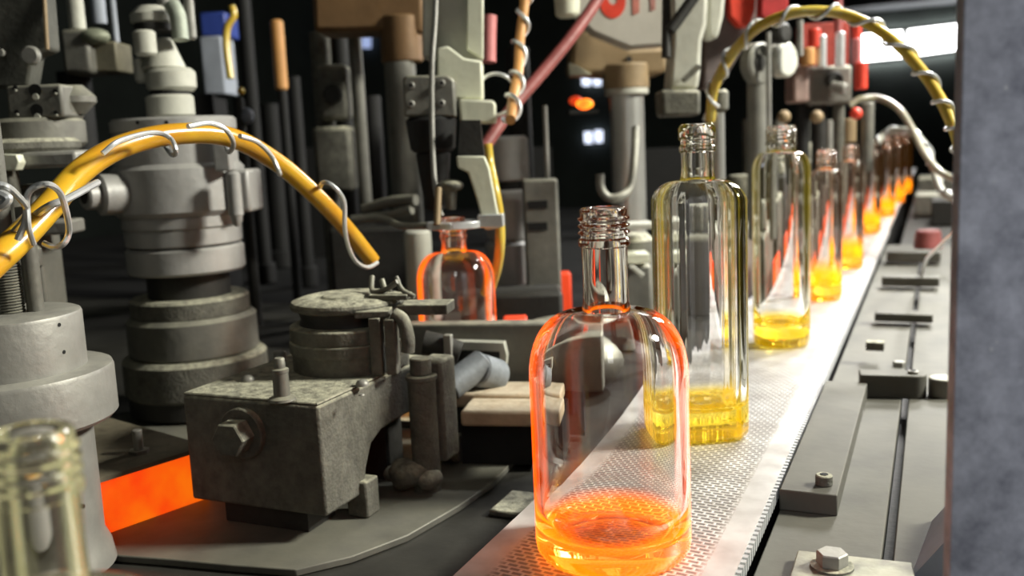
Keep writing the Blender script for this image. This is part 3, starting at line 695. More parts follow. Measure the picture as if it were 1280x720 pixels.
m = MB(); e = pb_-AX*0.0222-RX*0.0222; m.cyl(e+(AX+RX)*0.001, e-(AX+RX)*0.0004, ax.r(9), n=24); m.build('boss_bore', M_dark, sub)
m = MB(); fbox(m, 283, 212, 312, 266, 1.10, 0.06); m.build('lug_plate', M_turret, t, 0.004)
m = MB(); v = V(293, 240, 1.075); v.cyl(m, 214, 272, 9, bev=0.003); v.cyl(m, 266, 283, 8, 5, bev=0.002); m.build('lug_bolt', M_turret, t)
m = MB(); fbox(m, 266, 164, 286, 214, 1.075, 0.02); m.build('key_plate', M_turret, t, 0.002)
for x in (172, 208):
    mm = hole_on(ax, ax.r(74), x, 153, 0.0022)
    if mm: mm.build('screw_hole', M_black, t)

# machinery on top of the turret
D = 1.2
t = thing('valve_column', 'pale grey stacked valve column standing on top of the drum turret', 'valve', V(213, 150, D).at(V(213, 150, D).z(150)))
def vp(x, y0, y1, rp, rp1=None, mt=M_pale, nm='collar', bev=0.003, DD=D, n=40):
    m = MB(); v = V(x, (y0+y1)/2, DD); v.cyl(m, y0, y1, rp, rp1, bev, n); return m.build(nm, mt, t)
vp(213, 119, 147, 29, nm='lower_collar'); vp(213, 113, 121, 24, nm='groove', mt=M_black, bev=0)
vp(214, 86, 115, 30, nm='upper_collar', bev=0.005); vp(203, 48, 88, 14, 27, nm='taper_body'); vp(181, 38, 70, 14, nm='side_valve', DD=1.15)
vp(190, 8, 38, 26, nm='cap', bev=0.01); vp(176, 72, 104, 8, nm='side_tube'); vp(192, 30, 40, 24, nm='cap_ring', mt=M_dark, bev=0.001)
m = MB(); m.tube(spline([P(214, 4, 1.18), P(222, 20, 1.18), P(226, 50, 1.18)], 5), 0.010, 14); m.build('side_pipe', metal('greenish_pale_steel', (0.38, 0.42, 0.35), None), t)
vp(237, -20, 50, 6, nm='side_rod', mt=M_light); vp(205, -30, 12, 9, nm='feed_tube', mt=M_light)

# upper left: dark plate, drilled block, arm
t = thing('control_plate', 'large dark olive plate in the top left corner', 'metal plate', V(25, 105, 1.0).at(V(25, 105, 1.0).z(105)))
m = MB(); fprism(m, [(-60, -60), (50, -60), (60, 62), (40, 70), (34, 108), (-60, 112)], 1.0, 0.03); m.build('plate', metal('olive_dark_plate', (0.085, 0.085, 0.072), None, 0, 0.6, 0.2), t, 0.003)
m = MB(); m.tube([P(52, -60, 0.995), P(59, 62, 0.995)], 0.0022, 8); m.build('edge_rib', M_tan, t)
m = MB(); a_ = P(2, 66, 0.995); m.cyl(a_, a_-AX*0.005, 0.004, n=16); a_ = P(41, 70, 0.995); m.cyl(a_, a_-AX*0.008, 0.010, n=16, bev=.002); m.build('bolt', M_light, t)
t = thing('drilled_block', 'grey block with two rows of dark holes below the corner plate', 'machine block', P(40, 150, 0.98))
m = MB(); fbox(m, 8, 106, 78, 148, 0.98, 0.05); sub = m.build('block', M_mid, t, 0.003)
m = MB(); v = V(92, 130, 1.02); v.cyl(m, 107, 143, 27, bev=0.012); m.build('rounded_end', M_mid, t)
for x, y, r_ in ((19, 110, 3), (44, 113, 8), (69, 114, 3), (21, 140, 3), (46, 138, 8), (70, 141, 3)):
    q_ = VPl(x, y, P(43, 127, 0.98), CY); m = MB(); m.cyl(q_+AX*0.004, q_-AX*0.0005, r_*0.98/F, n=20); m.build('hole', M_black, sub)
    m = MB(); q2 = VPl(x+1, y+r_*1.0, P(43, 127, 0.98), CY); m.cyl(q2+AX*0.002, q2-AX*0.0015, r_*0.5*0.98/F, n=12, bev=0.0003); m.build('screw_rim', M_pale, sub)
t = thing('ring_flange', 'pale flat ring flange under the drilled block', 'flange', V(60, 185, 1.0).at(V(60, 185, 1.0).z(185)))
m = MB(); V(45, 165, 1.02).cyl(m, 149, 185, 58, bev=0.004); m.build('drum', M_mid, t)
m = MB(); V(20, 190, 1.0).cyl(m, 175, 192, 76, bev=0.004); m.build('rim', M_cast, t)
m = MB(); fbox(m, -20, 190, 96, 211, 0.95, 0.06); m.build('bar', M_light, t, 0.004)
m = MB(); fprism(m, [(-10, 192), (20, 193), (24, 203), (20, 213), (-10, 214)], 0.935, 0.014); m.build('cream_tab', M_cream, t, 0.001)
m = MB(); V(26, 330, 0.97).cyl(m, 205, 330, 10); m.build('stem', M_cast, t)
m = MB(); fbox(m, 18, 232, 52, 420, 1.0, 0.05); m.build('post', M_mid, t, 0.004)
m = MB(); fbox(m, 46, 276, 86, 294, 0.98, 0.04); m.build('side_tab', M_light, t, 0.003)
m = MB(); V(42, 320, 0.9).cyl(m, 306, 337, 10, bev=0.004); m.build('knob', M_mid, t)
m = MB(); V(-5, 260, 0.95).cyl(m, 240, 420, 14); m.build('post', M_mid, t)
t = thing('arm_casting', 'grey-brown arm casting with a short round post, upper left behind the corner plate', 'machine arm', V(105, 95, 1.35).at(V(105, 95, 1.35).z(95)))
m = MB(); fbox(m, 76, 36, 112, 92, 1.35, 0.07); m.build('block', M_mid, t, 0.006)
m = MB(); fbox(m, 108, 52, 146, 90, 1.37, 0.06); m.build('shelf', metal('brownish_shelf', (0.13, 0.12, 0.085), (0.3, 0.28, 0.17), 0.6), t, 0.003)
m = MB(); V(95, 15, 1.36).cyl(m, -10, 38, 10, bev=0.002); m.build('post', M_pale, t)
m = MB(); m.ball(P(118, 46, 1.36), 0.02, (1.1, 1, .6)); m.build('dome', metal('pale_green_dome', (0.28, 0.3, 0.22), None), t)
m = MB(); V(141, 10, 1.45).cyl(m, -60, 55, 4); V(122, 5, 1.5).cyl(m, -60, 30, 9); m.build('rod', M_bluegrey, t)
m = MB(); V(95, 120, 1.42).cyl(m, 90, 240, 20); m.build('carrier', M_black, t)

# blue cabinet strip behind
t = thing('blue_cabinet', 'narrow cabinet, blue above pale blue-grey, seen between turret and dark columns', 'cabinet', V(264, 150, 2.0).at(DK))
m = MB(); fbox(m, 250, 15, 282, 45, 2.0, 0.1); m.build('blue_panel', M_blue, t, 0.004)
m = MB(); fbox(m, 252, 45, 279, 118, 2.0, 0.1); m.build('pale_panel', M_bluegrey, t, 0.004)
m = MB(); fbox(m, 252, 118, 279, 420, 2.02, 0.1); m.build('dark_base', M_black, t)
w = spline([P(290, 8, 1.8), P(292, 20, 1.8), P(284, 35, 1.8), P(283, 60, 1.8), P(288, 98, 1.8)], 6)
o = MB().tube(w, 0.007, 12).build('hanging_hose', M_yhose); tag(o, 'short pale yellow hose hanging in front of the blue cabinet', 'hose')
t = thing('fitting_post', 'small violet-grey post topped by a yellow fitting and pale cap, right of the turret top', 'fitting', V(300, 160, 1.7).at(DK))
m = MB(); V(300, 150, 1.7).cyl(m, 122, 420, 7); m.build('post', M_dark, t)
m = MB(); m.ball(P(301, 114, 1.7), 0.007); m.build('yellow_fitting', M_yhose, t)
m = MB(); m.ball(P(309, 145, 1.7), 0.012, (1, 1, 1.2)); m.build('pale_cap', M_bluegrey, t)
t = thing('orange_bar', 'upright orange-brown bar against the black machine interior', 'bar', V(350, 110, 1.9).at(DK))
m = MB(); V(349, 70, 1.9).cyl(m, 25, 113, 8, bev=.004); m.build('orange_sleeve', M_orangebar, t)
m = MB(); V(349, 70, 1.9).cyl(m, 113, 400, 6); m.build('rod', M_black, t)

# dark columns across the middle background
cols = [(322, 9, 2.3, M_black, -60, 'black column in front of the dark bay, next to the orange bar'), (376, 8, 2.2, M_black, 96, 'black stub column right of the orange bar'),
        (412, 12, 1.7, M_cast, 40, 'grey column under the brown arm'), (455, 8, 1.65, M_mid, 42, 'slim pale column under the brown arm'),
        (436, 10, 1.8, M_black, 20, 'dark column between the two pale ones under the brown arm'), (508, 19, 1.55, M_mid, 78, 'thick steel column under the brown sleeve'),
        (344, 12, 2.6, M_black, 130, 'dark column low behind the hose end'), (470, 12, 1.9, M_black, 120, 'dark column behind the slim pale column')]
for x, rp, D, mt, yt, lb in cols:
    v = V(x, 220, D); t = thing('machine_column', lb, 'column', v.at(DK))
    m = MB(); m.cyl(v.at(DK), v.at(v.z(yt)), v.r(rp), n=32); m.build('shaft', mt, t)
    m = MB(); m.cyl(v.at(DK), v.at(DK+0.05), v.r(rp)*1.5, n=32, bev=0.004); m.build('foot', M_black, t)
    if x == 412:
        m = MB(); fbox(m, 397, 80, 434, 150, 1.62, 0.06); sub = m.build('clamp', M_cast, t, 0.008)
        q_ = P(416, 118, 1.61); m = MB(); m.cyl(q_+AX*0.01, q_-AX*0.006, 0.016, n=24, bev=0.003); m.build('clamp_bolt', M_dark, sub)
        m = MB(); fbox(m, 392, 158, 440, 240, 1.62, 0.06); m.build('lower_clamp', M_cast, t, 0.008)
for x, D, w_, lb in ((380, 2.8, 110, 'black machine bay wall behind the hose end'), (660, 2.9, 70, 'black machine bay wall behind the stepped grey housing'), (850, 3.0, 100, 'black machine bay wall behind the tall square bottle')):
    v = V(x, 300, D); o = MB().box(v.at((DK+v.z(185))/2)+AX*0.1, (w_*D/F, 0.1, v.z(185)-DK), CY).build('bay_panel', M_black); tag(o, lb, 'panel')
t = thing('low_carrier', 'dark low carriage behind the gearbox levers', 'machine carriage', V(440, 330, 1.45).at(DK))
m = MB(); fbox(m, 415, 285, 525, 420, 1.5, 0.12); m.build('body', M_dark, t, 0.006)
m = MB(); m.tube(spline([P(455, 262, 1.4), P(490, 252, 1.38), P(520, 250, 1.36)], 5), 0.008, 10); m.tube(spline([P(440, 275, 1.4), P(480, 270, 1.38), P(515, 262, 1.36)], 5), 0.007, 10); m.build('rail_bar', M_mid, t)
m = MB(); V(525, 350, 1.35).cyl(m, 288, 400, 17, bev=.003); m.build('pale_cylinder', M_pale, t)

# brown arm
t = thing('brown_arm', 'oily brown overhead arm ending in a round sleeve, top centre-left', 'machine arm', P(500, 78, 1.5))
m = MB(); fprism(m, [(388, -40), (530, -40), (530, 42), (470, 38), (430, 40), (392, 40)], 1.5, 0.10); m.build('beam', M_brown, t, 0.008)
m = MB(); V(502, 60, 1.53).cyl(m, 20, 79, 26, bev=0.003); m.build('sleeve', M_brown, t)

# overhead carriage with drilled bracket, thin tube
t = carr = thing('hanging_carriage', 'pale cream-grey overhead carriage with four-bolt bracket and white-worn tongs gripping a bottle', 'machine carriage', P(560, 150, 1.12))
m = MB(); fprism(m, [(528, -60), (604, -60), (603, 74), (546, 72), (528, 72)], 1.16, 0.05); m.build('upper_plate', M_pale, t, 0.003)
m = MB(); fprism(m, [(583, -60), (604, -60), (604, 74), (583, 62)], 1.145, 0.02); m.build('side_rib', M_cream, t, 0.002)
m = MB(); fprism(m, [(545, 60), (560, 57), (580, 72), (603, 76), (604, 124), (574, 124), (546, 118)], 1.135, 0.05); m.build('shoulder', M_cream, t, 0.003)
m = MB(); fprism(m, [(573, 124), (614, 125), (620, 128), (620, 154), (575, 154)], 1.12, 0.05); m.build('step', M_cream, t, 0.003)
m = MB(); fprism(m, [(503, 98), (508, 94), (560, 94), (568, 100), (570, 146), (505, 146)], 1.10, 0.05); sub = m.build('bracket', M_mid, t, 0.004)
for x, y in ((514, 107), (552, 104), (514, 130), (552, 129)):
    q_ = VPl(x, y, P(537, 120, 1.10), CY); m = MB(); m.cyl(q_+AX*0.002, q_-AX*0.004, 0.0042, n=20, bev=.0008); m.build('bolt', M_light, sub)
    m = MB(); m.cyl(q_-AX*0.0038, q_-AX*0.0045, 0.0022, n=6); m.build('hex_socket', M_black, sub)
m = MB(); v = V(540, 165, 1.13); v.cyl(m, 146, 190, 32, 28, bev=.004); v.cyl(m, 188, 262, 22, 14, bev=.004); m.build('nozzle', M_black, t)
m = MB(); m.ball(P(583, 163, 1.11), 0.007); m.build('ball_joint', M_pale, t)
m = MB(); w = spline([P(546, -60, 1.09), P(544, 20, 1.09), P(540, 80, 1.085), P(540, 150, 1.085), P(542, 210, 1.08), P(546, 245, 1.075), P(552, 270, 1.07)], 8)
m.tube(w, 0.0032, 10); m.build('air_tube', M_light, t)
# finger arm of the tongs
m = MB(); fprism(m, [(570, 195), (606, 195), (612, 210), (622, 262), (626, 285), (606, 288), (596, 250), (585, 216), (572, 210)], 1.06, 0.012); sub = m.build('finger_plate', M_cream, t, 0.002)
m = MB(); fprism(m, [(592, 203), (603, 203), (607, 230), (599, 232)], 1.058, 0.002); m.build('finger_slot', M_dark, sub)
m = MB(); fprism(m, [(575, 150), (600, 150), (606, 200), (572, 200)], 1.075, 0.03); m.build('finger_post', M_dark, t)
hb_ = Vector((0, 0, 0))

# held bottle with tong jaws
c = P(567, 300, 1.07); HBz = DK+0.0264
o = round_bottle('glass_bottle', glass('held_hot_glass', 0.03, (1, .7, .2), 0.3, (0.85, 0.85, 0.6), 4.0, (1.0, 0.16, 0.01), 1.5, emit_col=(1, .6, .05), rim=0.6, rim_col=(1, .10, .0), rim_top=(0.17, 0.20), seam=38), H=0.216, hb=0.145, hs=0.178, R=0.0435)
zt_ = zat(c, 272); HBz = zt_-0.216
print('held base', HBz)
place(o, (c.x, c.y, HBz), 0, 'orange-edged bottle held under the tongs behind the grey bar')
hb_ = c
o = MB().box((c.x, c.y, (HBz+DK+0.0065)/2), (0.12, 0.12, max(HBz-DK-0.007, 0.004)), 0.2).build('dead_plate', M_cast, bevel=0.001); tag(o, 'plate under the bottle held by the tongs, behind the grey bar', 'plate')
t = carr
zn = zt_-0.012
for sgn in (-1, 1):
    m = MB(); pts = []
    for i in range(9):
        a_ = PI*0.12+PI*0.76*i/8
        pts.append(Vector((c.x, c.y, zn))+RX*sgn*(0.014+0.012*math.sin(a_))+AX*(-0.020*math.cos(a_)))
    inner = [Vector((c.x, c.y, zn))+RX*sgn*(0.0155)*math.sin(PI*i/8)+AX*(-0.0155*math.cos(PI*i/8)) for i in range(8, -1, -1)]
    outer = [Vector((c.x, c.y, zn))+RX*sgn*(0.030 if sgn < 0 else 0.034)*math.sin(PI*i/8)+AX*(-0.024*math.cos(PI*i/8)) for i in range(9)]
    m.prism(outer+inner, (0, 0, 0.008)); m.build('jaw', M_wire, t, 0.001)
m = MB(); m.prism([Vector((c.x, c.y, zn))+RX*a_+AX*b_ for a_, b_ in ((0.028, -0.01), (0.056, -0.012), (0.058, 0.01), (0.028, 0.012))], (0, 0, 0.014)); m.build('jaw_block', M_wire, t, 0.001)
m = MB(); m.tube([Vector((c.x, c.y, zn+0.006))-RX*0.016-AX*0.02, P(548, 235, 1.06)], 0.004, 10); m.build('jaw_pin', M_tan, t)
m = MB(); m.ball(P(563, 232, 1.07), 0.012, (1.3, 1, .6)); V(563, 240, 1.07).cyl(m, 232, 262, 9, 6); m.build('swivel', M_cast, t)
m = MB(); m.tube(spline([Vector((c.x, c.y, zn+0.004))-RX*0.028, P(500, 282, 1.1), P(478, 273, 1.15), P(440, 276, 1.2)], 6), 0.004, 10); m.build('jaw_arm', M_mid, t)

w = spline([P(609, 180, 1.12), P(612, 205, 1.12), P(618, 235, 1.1), P(624, 270, 1.1), P(625, 305, 1.1), P(621, 335, 1.12), P(612, 365, 1.15)], 8)
o = MB().tube(w, 0.0058, 14).build('hanging_hose', M_yhose); tag(o, 'thin yellow hose hanging just right of the bottle in the tongs', 'hose')

# hoses top centre: pink tube, wire-wrapped orange hose, red hose
o = MB().tube(spline([P(612, 20, 1.3), P(611, 50, 1.3), P(611, 78, 1.3)], 4), 0.010, 14).build('hanging_tube', M_pink); tag(o, 'short pink tube hanging right of the cream carriage', 'tube')
w = spline([P(658, -30, 1.25), P(655, 10, 1.25), P(650, 50, 1.24), P(648, 90, 1.20), P(642, 120, 1.15), P(638, 150, 1.10)], 8)
t = thing('hanging_hose', 'rust-coloured hose spirally wrapped in shiny foil wire, right of the cream carriage', 'hose', w[-1])
MB().tube(w, 0.0062, 14).build('tube', M_orangebar, t); MB().tube(coil(w, 0.0078, 5, wob=0.25), 0.0026, 8).build('wire_wrap', M_wire, t)
w = spline([P(765, -40, 1.34), P(745, 2, 1.33), P(715, 45, 1.31), P(680, 88, 1.29), P(648, 125, 1.27), P(625, 155, 1.25), P(600, 192, 1.23)], 8)
o = MB().tube(w, 0.0085, 16).build('hanging_hose', M_red); tag(o, 'dusty red hose running diagonally down from the lettered hood', 'hose')
m = MB(); pts = [P(620+24*math.cos(a_), 118+26*math.sin(a_), 1.19+0.01*math.sin(a_)) for a_ in [2*PI*i/40*0.9 for i in range(41)]]
o = m.tube(pts, 0.0024, 8).build('hanging_wire_loop', M_wire); tag(o, 'loop of bright wire around the red hose end', 'wire')
t = thing('hanging_bell', 'pale bell-shaped cup at the top beside the red hose', 'cup', P(708, 20, 1.4))
m = MB(); V(709, 5, 1.4).cyl(m, -40, 22, 19, 15, bev=.004); m.build('cup', M_cream, t)

# hood with red lettering
ref = P(780, 30, 1.5)
t = thing('hanging_hood', 'grey sheet metal hood with red brushed letters, top centre', 'hood', P(785, 58, 1.5))
m = MB(); m.prism([VPl(x, y, ref, CY) for x, y in ((705, -60), (838, -60), (832, 55), (808, 57), (788, 59), (742, 40), (722, 20))], AX*0.06); sub = m.build('hood_shell', metal('grey_hood', (0.52, 0.49, 0.43), None, 0, 0.7, 0.1, 8, 0.15), t, 0.003)
def onhood(x, y, dz=0.0012): return VPl(x, y, ref, CY)-AX*dz
m = MB(); n_ = 16
o_ = [onhood(766+16*math.cos(PI*i/n_), 2+21*math.sin(PI*i/n_)) for i in range(n_+1)]
i_ = [onhood(766+6*math.cos(PI*i/n_), -2+10*math.sin(PI*i/n_)) for i in range(n_, -1, -1)]
m.prism([onhood(782, -35)]+o_+[onhood(750, -35), onhood(760, -35)]+i_[::1][::-1][::-1][0:0]+[onhood(760, -2)]+[onhood(766-6*math.cos(PI*i/8), -2+8*math.sin(PI*i/8)) for i in range(9)]+[onhood(772, -35)], AX*0.001); m.build('red_letter', M_redp, sub)
m = MB(); m.prism([onhood(789, -35), onhood(799, -35), onhood(799, 16), onhood(791, 19)], AX*0.001); m.build('red_letter', metal('faded_red_paint', (0.5, 0.17, 0.13), None, 0, 0.7, 0, 40, 0.4), sub)
m = MB(); m.prism([onhood(812, -35), onhood(820, -35), onhood(819, 12), onhood(813, 14)], AX*0.001); m.build('red_letter', metal('worn_red_paint', (0.45, 0.2, 0.17), None, 0, 0.7, 0, 40, 0.4), sub)

# tan arm with chrome column
D = 1.62
t = thing('tan_arm', 'tan overhead arm with round sleeve on a polished steel column, centre', 'machine arm', V(785, 300, D).at(DK))
m = MB(); fprism(m, [(716, 42), (745, 36), (790, 60), (835, 58), (835, 90), (790, 96), (735, 92), (712, 92)], D, 0.12); m.build('beam', M_tan, t, 0.008)
m = MB(); fprism(m, [(711, 78), (722, 82), (740, 93), (712, 94)], D-0.01, 0.03); m.build('pale_corner', M_cream, t, 0.002)
v = V(784, 150, D+0.03)
m = MB(); v.cyl(m, 80, 112, 28, bev=.003); m.build('sleeve', M_tan, t); m = MB(); v.cyl(m, 110, 119, 27, bev=.002); m.build('sleeve_ring', M_pale, t)
m = MB(); m.cyl(v.at(DK), v.at(v.z(116)), v.r(21), n=48); m.build('column', M_chrome, t)
q_ = VPl(786, 74, P(780, 72, D), CY); m = MB(); m.cyl(q_, q_-AX*0.003, 0.005, n=16); m.build('bolt', M_dark, t)
w = spline([P(750, 218, 1.45), P(751, 235, 1.45), P(760, 247, 1.45), P(775, 246, 1.45), P(788, 234, 1.46), P(793, 200, 1.47), P(795, 160, 1.5)], 8)
o = MB().tube(w, 0.0065, 14).build('hanging_pipe_hook', M_mid); tag(o, 'J-shaped pale pipe curling up in front of the polished column', 'pipe')
v = V(792, 330, 1.5)
t = thing('pipe_pedestal', 'rounded grey pedestal with flat cream bars behind the neck of the nearest bottle', 'pedestal', v.at(DK))
m = MB(); m.cyl(v.at(DK), v.at(v.z(292)), v.r(26), n=40, bev=0.01); m.build('drum', M_cast, t)
m = MB(); fbox(m, 772, 280, 818, 287, 1.42, 0.05); m.build('top_bar', M_pale, t, 0.001); m = MB(); fbox(m, 776, 318, 812, 330, 1.42, 0.05); m.build('top_bar', M_cream, t, 0.001)
m = MB(); fprism(m, [(786, 334), (792, 332), (806, 343), (802, 348)], 1.41, 0.01); m.build('bright_tab', M_pale, t, 0.001)
m = MB(); fbox(m, 775, 332, 815, 400, 1.44, 0.06); m.build('cheek', M_mid, t, .004)

# stepped grey housing in the middle
v = V(636, 250, 1.5)
t = thing('stepped_housing', 'light grey stepped housing standing between the tongs and the black gap', 'machine housing', v.at(DK))
for y0_, y1_, rp in ((170, 228, 27), (236, 300, 29), (300, 355, 32), (362, 420, 36)):
    m = MB(); v.cyl(m, y0_, y1_, rp, bev=.005); m.build('drum', M_turret, t)
m = MB(); v.cyl(m, 226, 238, 25); m.build('groove', M_black, t); m = MB(); v.cyl(m, 352, 364, 28); m.build('groove', M_black, t)
t = thing('slotted_plate', 'grey upright plate with two dark slots, right of the stepped housing', 'metal plate', V(678, 350, 1.42).at(DK))
v = V(678, 300, 1.42); q_ = P(678, 290, 1.42)
m = MB(); zz1 = v.z(224); m.box(v.at((DK+zz1)/2)+AX*0.02, (44*1.42/F, 0.04, zz1-DK), CY); m.build('plate', M_mid, t, 0.004)
for y in (256, 283):
    q_ = VPl(672, y, v.p, CY); m = MB(); m.box(q_, (0.029, 0.003, 0.012), CY); m.build('slot', M_black, t)
o = MB(); pp_ = v.p+AX*0.02+RX*0.012; o.cyl((pp_.x, pp_.y, zz1+0.0003), (pp_.x, pp_.y, zat(pp_, 132)), 0.0038, n=16); o = o.build('thin_pole', M_light); tag(o, 'thin pale pole rising above the slotted plate', 'pole')
v = V(650, 160, 1.75); o = MB(); o.cyl(v.at(DK), v.at(v.z(60)), v.r(15), n=24); o = o.build('machine_column', M_black); tag(o, 'black column behind the stepped housing', 'column')
# hot parts and low domes
v = V(702, 355, 1.46); o = MB().box(v.at((DK+v.z(340))/2), (0.028, 0.028, v.z(340)-DK), CY).build('hot_mould', M_hotred, bevel=0.003); tag(o, 'small glowing red-orange mould block beside the neck of the nearest bottle', 'mould')
p_ = P(705, 398, 1.2); o = MB(); o.ball(Vector((p_.x, p_.y, DK+0.047)), 0.085, (1, .8, .55)); o = o.build('domed_cover', M_mid); tag(o, 'smooth grey domed cover behind the shoulder of the nearest bottle', 'cover')
v = V(640, 372, 1.35); o = MB().box(v.at((DK+v.z(362))/2), (0.14, 0.08, v.z(362)-DK), CY).build('base_casting', M_dark, bevel=0.006); tag(o, 'dark base casting behind the grey bar, right of the held bottle', 'casting')
v = V(644, 398, 1.2); o = MB().box(v.at((DK+v.z(396))/2), (0.03, 0.03, v.z(396)-DK), CY).build('hot_mould', M_hotred, bevel=0.003); tag(o, 'low glowing red strip just over the top edge of the grey bar', 'mould')
# gob glow at centre
t = thing('hanging_gob_chute', 'glowing orange-yellow gob in its dark chute above the black gap', 'gob of glass', P(729, 130, 1.9))
m = MB(); m.ball(P(731, 130, 1.9), 0.014, (1.2, 1, .8), 0.004); m.build('gob', M_gob, t)
m = MB(); m.ball(P(720, 126, 1.92), 0.012, (1.2, 1, .8)); m.build('cooler_gob', M_hotred, t)
m = MB(); fbox(m, 712, 137, 748, 142, 1.86, 0.1); m.build('chute', M_dark, t)

# grey bar, frame, pipe, bricks
za_ = DK
D = 1.0
yw = CY*0.55
c0 = P(625, 450, 1.0); ztb = zat(c0, 405)
t = thing('grey_bar', 'thick grey steel bar with bright top edge behind the gearbox and bricks', 'bar', Vector((c0.x, c0.y, DK)))
ua = Vector((math.cos(yw), math.sin(yw), 0)); un = Vector((-math.sin(yw), math.cos(yw), 0))
zlow = zat(c0, 488)
m = MB(); m.box(Vector((c0.x, c0.y, (ztb+zlow)/2))+un*0.012, (0.21, 0.024, ztb-zlow), yw); m.build('bar', M_mid, t, 0.0025)
m = MB(); m.box(Vector((c0.x, c0.y, (zlow+DK+0.0066)/2))+un*0.012, (0.15, 0.02, zlow-DK-0.0068), yw); m.build('support', M_dark, t)
ref = c0-un*0.012
fr = MB(); fr.prism([VPl(x, y, ref, yw) for x, y in ((540, 426), (630, 428), (634, 445), (630, 478), (626, 478), (624, 440), (545, 437))], un*0.014); fr.build('frame_lip', M_pale, t, 0.001)
fr = MB(); fr.box(VPl(585, 456, ref, yw)+un*0.006, (0.075, 0.008, 0.032), yw); fr.build('recess', M_dark, t)
m = MB(); m.cyl(P(560, 485, 0.93), P(605, 452, 0.95), 0.014, n=28, bev=.002); m.cyl(P(596, 462, 0.945), P(622, 470, 0.97), 0.017, n=24, bev=0.002); m.build('pipe', metal('blue_grey_pipe', (0.22, 0.24, 0.26), None), t)
m = MB(); m.tube(spline([P(530, 428, 0.95), P(548, 432, 0.95), P(575, 442, 0.95)], 4), 0.012, 14); m.build('elbow', M_dark, t)
m = MB(); m.box(P(561, 440, 0.94), (0.008, 0.008, 0.035), 0.2); m.build('strut', M_light, t, .001)
zbr = DK+0.0066
v = P(620, 520, 0.93)
zb2 = zat(v, 537)
print('bricks', v, zb2)
for (x0_, x1_, y0_, y1_, DD, lb) in ((572, 668, 508, 536, 0.88, 'lower pale tan firebrick beside the gearbox column'), (562, 668, 486, 512, 0.925, 'upper pale tan firebrick, set back above the other'),):
    c_ = P((x0_+x1_)/2, (y0_+y1_)/2, DD); z1_, z0_ = zat(c_, y0_+8), zat(c_, y1_)
    m = MB(); m.box(Vector((c_.x, c_.y, (z1_+z0_)/2))+un*0.03, ((x1_-x0_)*DD/F, 0.05, z1_-z0_), yw)
    o = m.build('firebrick', M_brick, bevel=0.003); tag(o, lb, 'brick', 'firebricks beside the gearbox')
c_ = P(620, 525, 0.9); zlo = zat(P(620, 522, 0.88), 536)
o = MB().box(Vector((c_.x, c_.y, (zlo+DK+0.0066)/2))+un*0.05, (0.075, 0.075, max(0.004, zlo-DK-0.007)), yw).build('brick_shelf', M_black); tag(o, 'black shelf under the two firebricks', 'shelf')

# ---------------------------------------------------------------- amber hose with wire
pl = [(-60, 375, .58), (-20, 338, .60), (25, 297, .64), (62, 258, .68), (100, 215, .72), (150, 184, .76), (215, 168, .80), (285, 171, .84), (345, 202, .88), (395, 245, .91), (435, 288, .94), (466, 327, .96)]
w = spline([P(*q_) for q_ in pl], 8)
t = thing('hanging_amber_hose', 'thick amber hose arching over the turret, loosely wrapped in white wire', 'hose', w[0])
MB().tube(w, lambda f: 0.0102-0.0022*f, 24).build('tube', M_amber, t)
def wire(pts, r=0.0021, par=t, nm='wire_wrap'):
    MB().tube(spline([P(*q_) for q_ in pts], 8), r, 8).build(nm, M_wire, par)
# wraps passing in front of, and then behind, the hose
wire([(128, 192, .70), (150, 176, .71), (190, 166, .75), (212, 172, .76), (220, 190, .76), (214, 193, .82), (205, 180, .84)])
wire([(235, 158, .76), (262, 154, .78), (283, 163, .80), (292, 180, .82), (285, 190, .86), (280, 168, .9)])
wire([(300, 170, .80), (322, 178, .83), (340, 196, .86), (350, 218, .87), (342, 205, .93)])
wire([(398, 240, .95), (404, 228, .87), (418, 234, .86), (430, 252, .87), (431, 285, .88), (436, 310, .90), (446, 328, .92), (460, 334, .94), (472, 328, .95)])
wire([(40, 272, .66), (60, 258, .64), (85, 248, .65), (122, 228, .70)], 0.0026)
wire([(22, 300, .60), (32, 275, .60), (34, 245, .60), (45, 233, .60), (62, 231, .60), (76, 243, .62), (84, 270, .63), (86, 290, .64), (80, 304, .64), (68, 309, .64), (54, 304, .64)])
wire([(-20, 232, .58), (5, 232, .58), (22, 245, .59), (33, 260, .6), (30, 275, .62), (15, 292, .63)], 0.0022)
wire([(34, 258, .6), (36, 285, .6), (42, 305, .61)], 0.0018)
wire([(-20, 260, .58), (0, 258, .58), (10, 248, .58), (-5, 240, .58)], 0.003)

# right-hand yellow hose
pl = [(888, 150, 1.25), (892, 112, 1.22), (912, 72, 1.2), (948, 34, 1.17), (1000, 15, 1.15), (1055, 18, 1.14), (1105, 42, 1.12), (1145, 80, 1.1), (1172, 118, 1.08), (1190, 155, 1.06), (1200, 185, 1.05), (1210, 240, 1.04)]
w = spline([P(*q_) for q_ in pl], 8)
t = thing('hanging_yellow_hose', 'yellow hose arching high from the steel post to the slab edge, wrapped in pale tape', 'hose', w[0])
MB().tube(w, 0.0064, 16).build('tube', M_yhose, t)
MB().tube(coil(w, 0.0078, 12, wob=0.2), 0.0022, 8).build('wire_wrap', M_wire, t)
pl = [(1062, 132, 1.9), (1075, 124, 1.9), (1100, 123, 1.9), (1125, 138, 1.85), (1142, 165, 1.8), (1155, 190, 1.75), (1175, 215, 1.7), (1205, 228, 1.6)]
w = spline([P(*q_) for q_ in pl], 8); t = thing('hanging_grey_hose', 'olive grey hose arching below the yellow one against the dark wall', 'hose', w[0])
MB().tube(w, 0.0065, 12).build('tube', M_ghose, t)
pl = [(1096, 178, 2.2), (1110, 165, 2.2), (1135, 164, 2.15), (1155, 180, 2.1), (1165, 205, 2.0), (1178, 240, 1.9), (1200, 250, 1.8)]
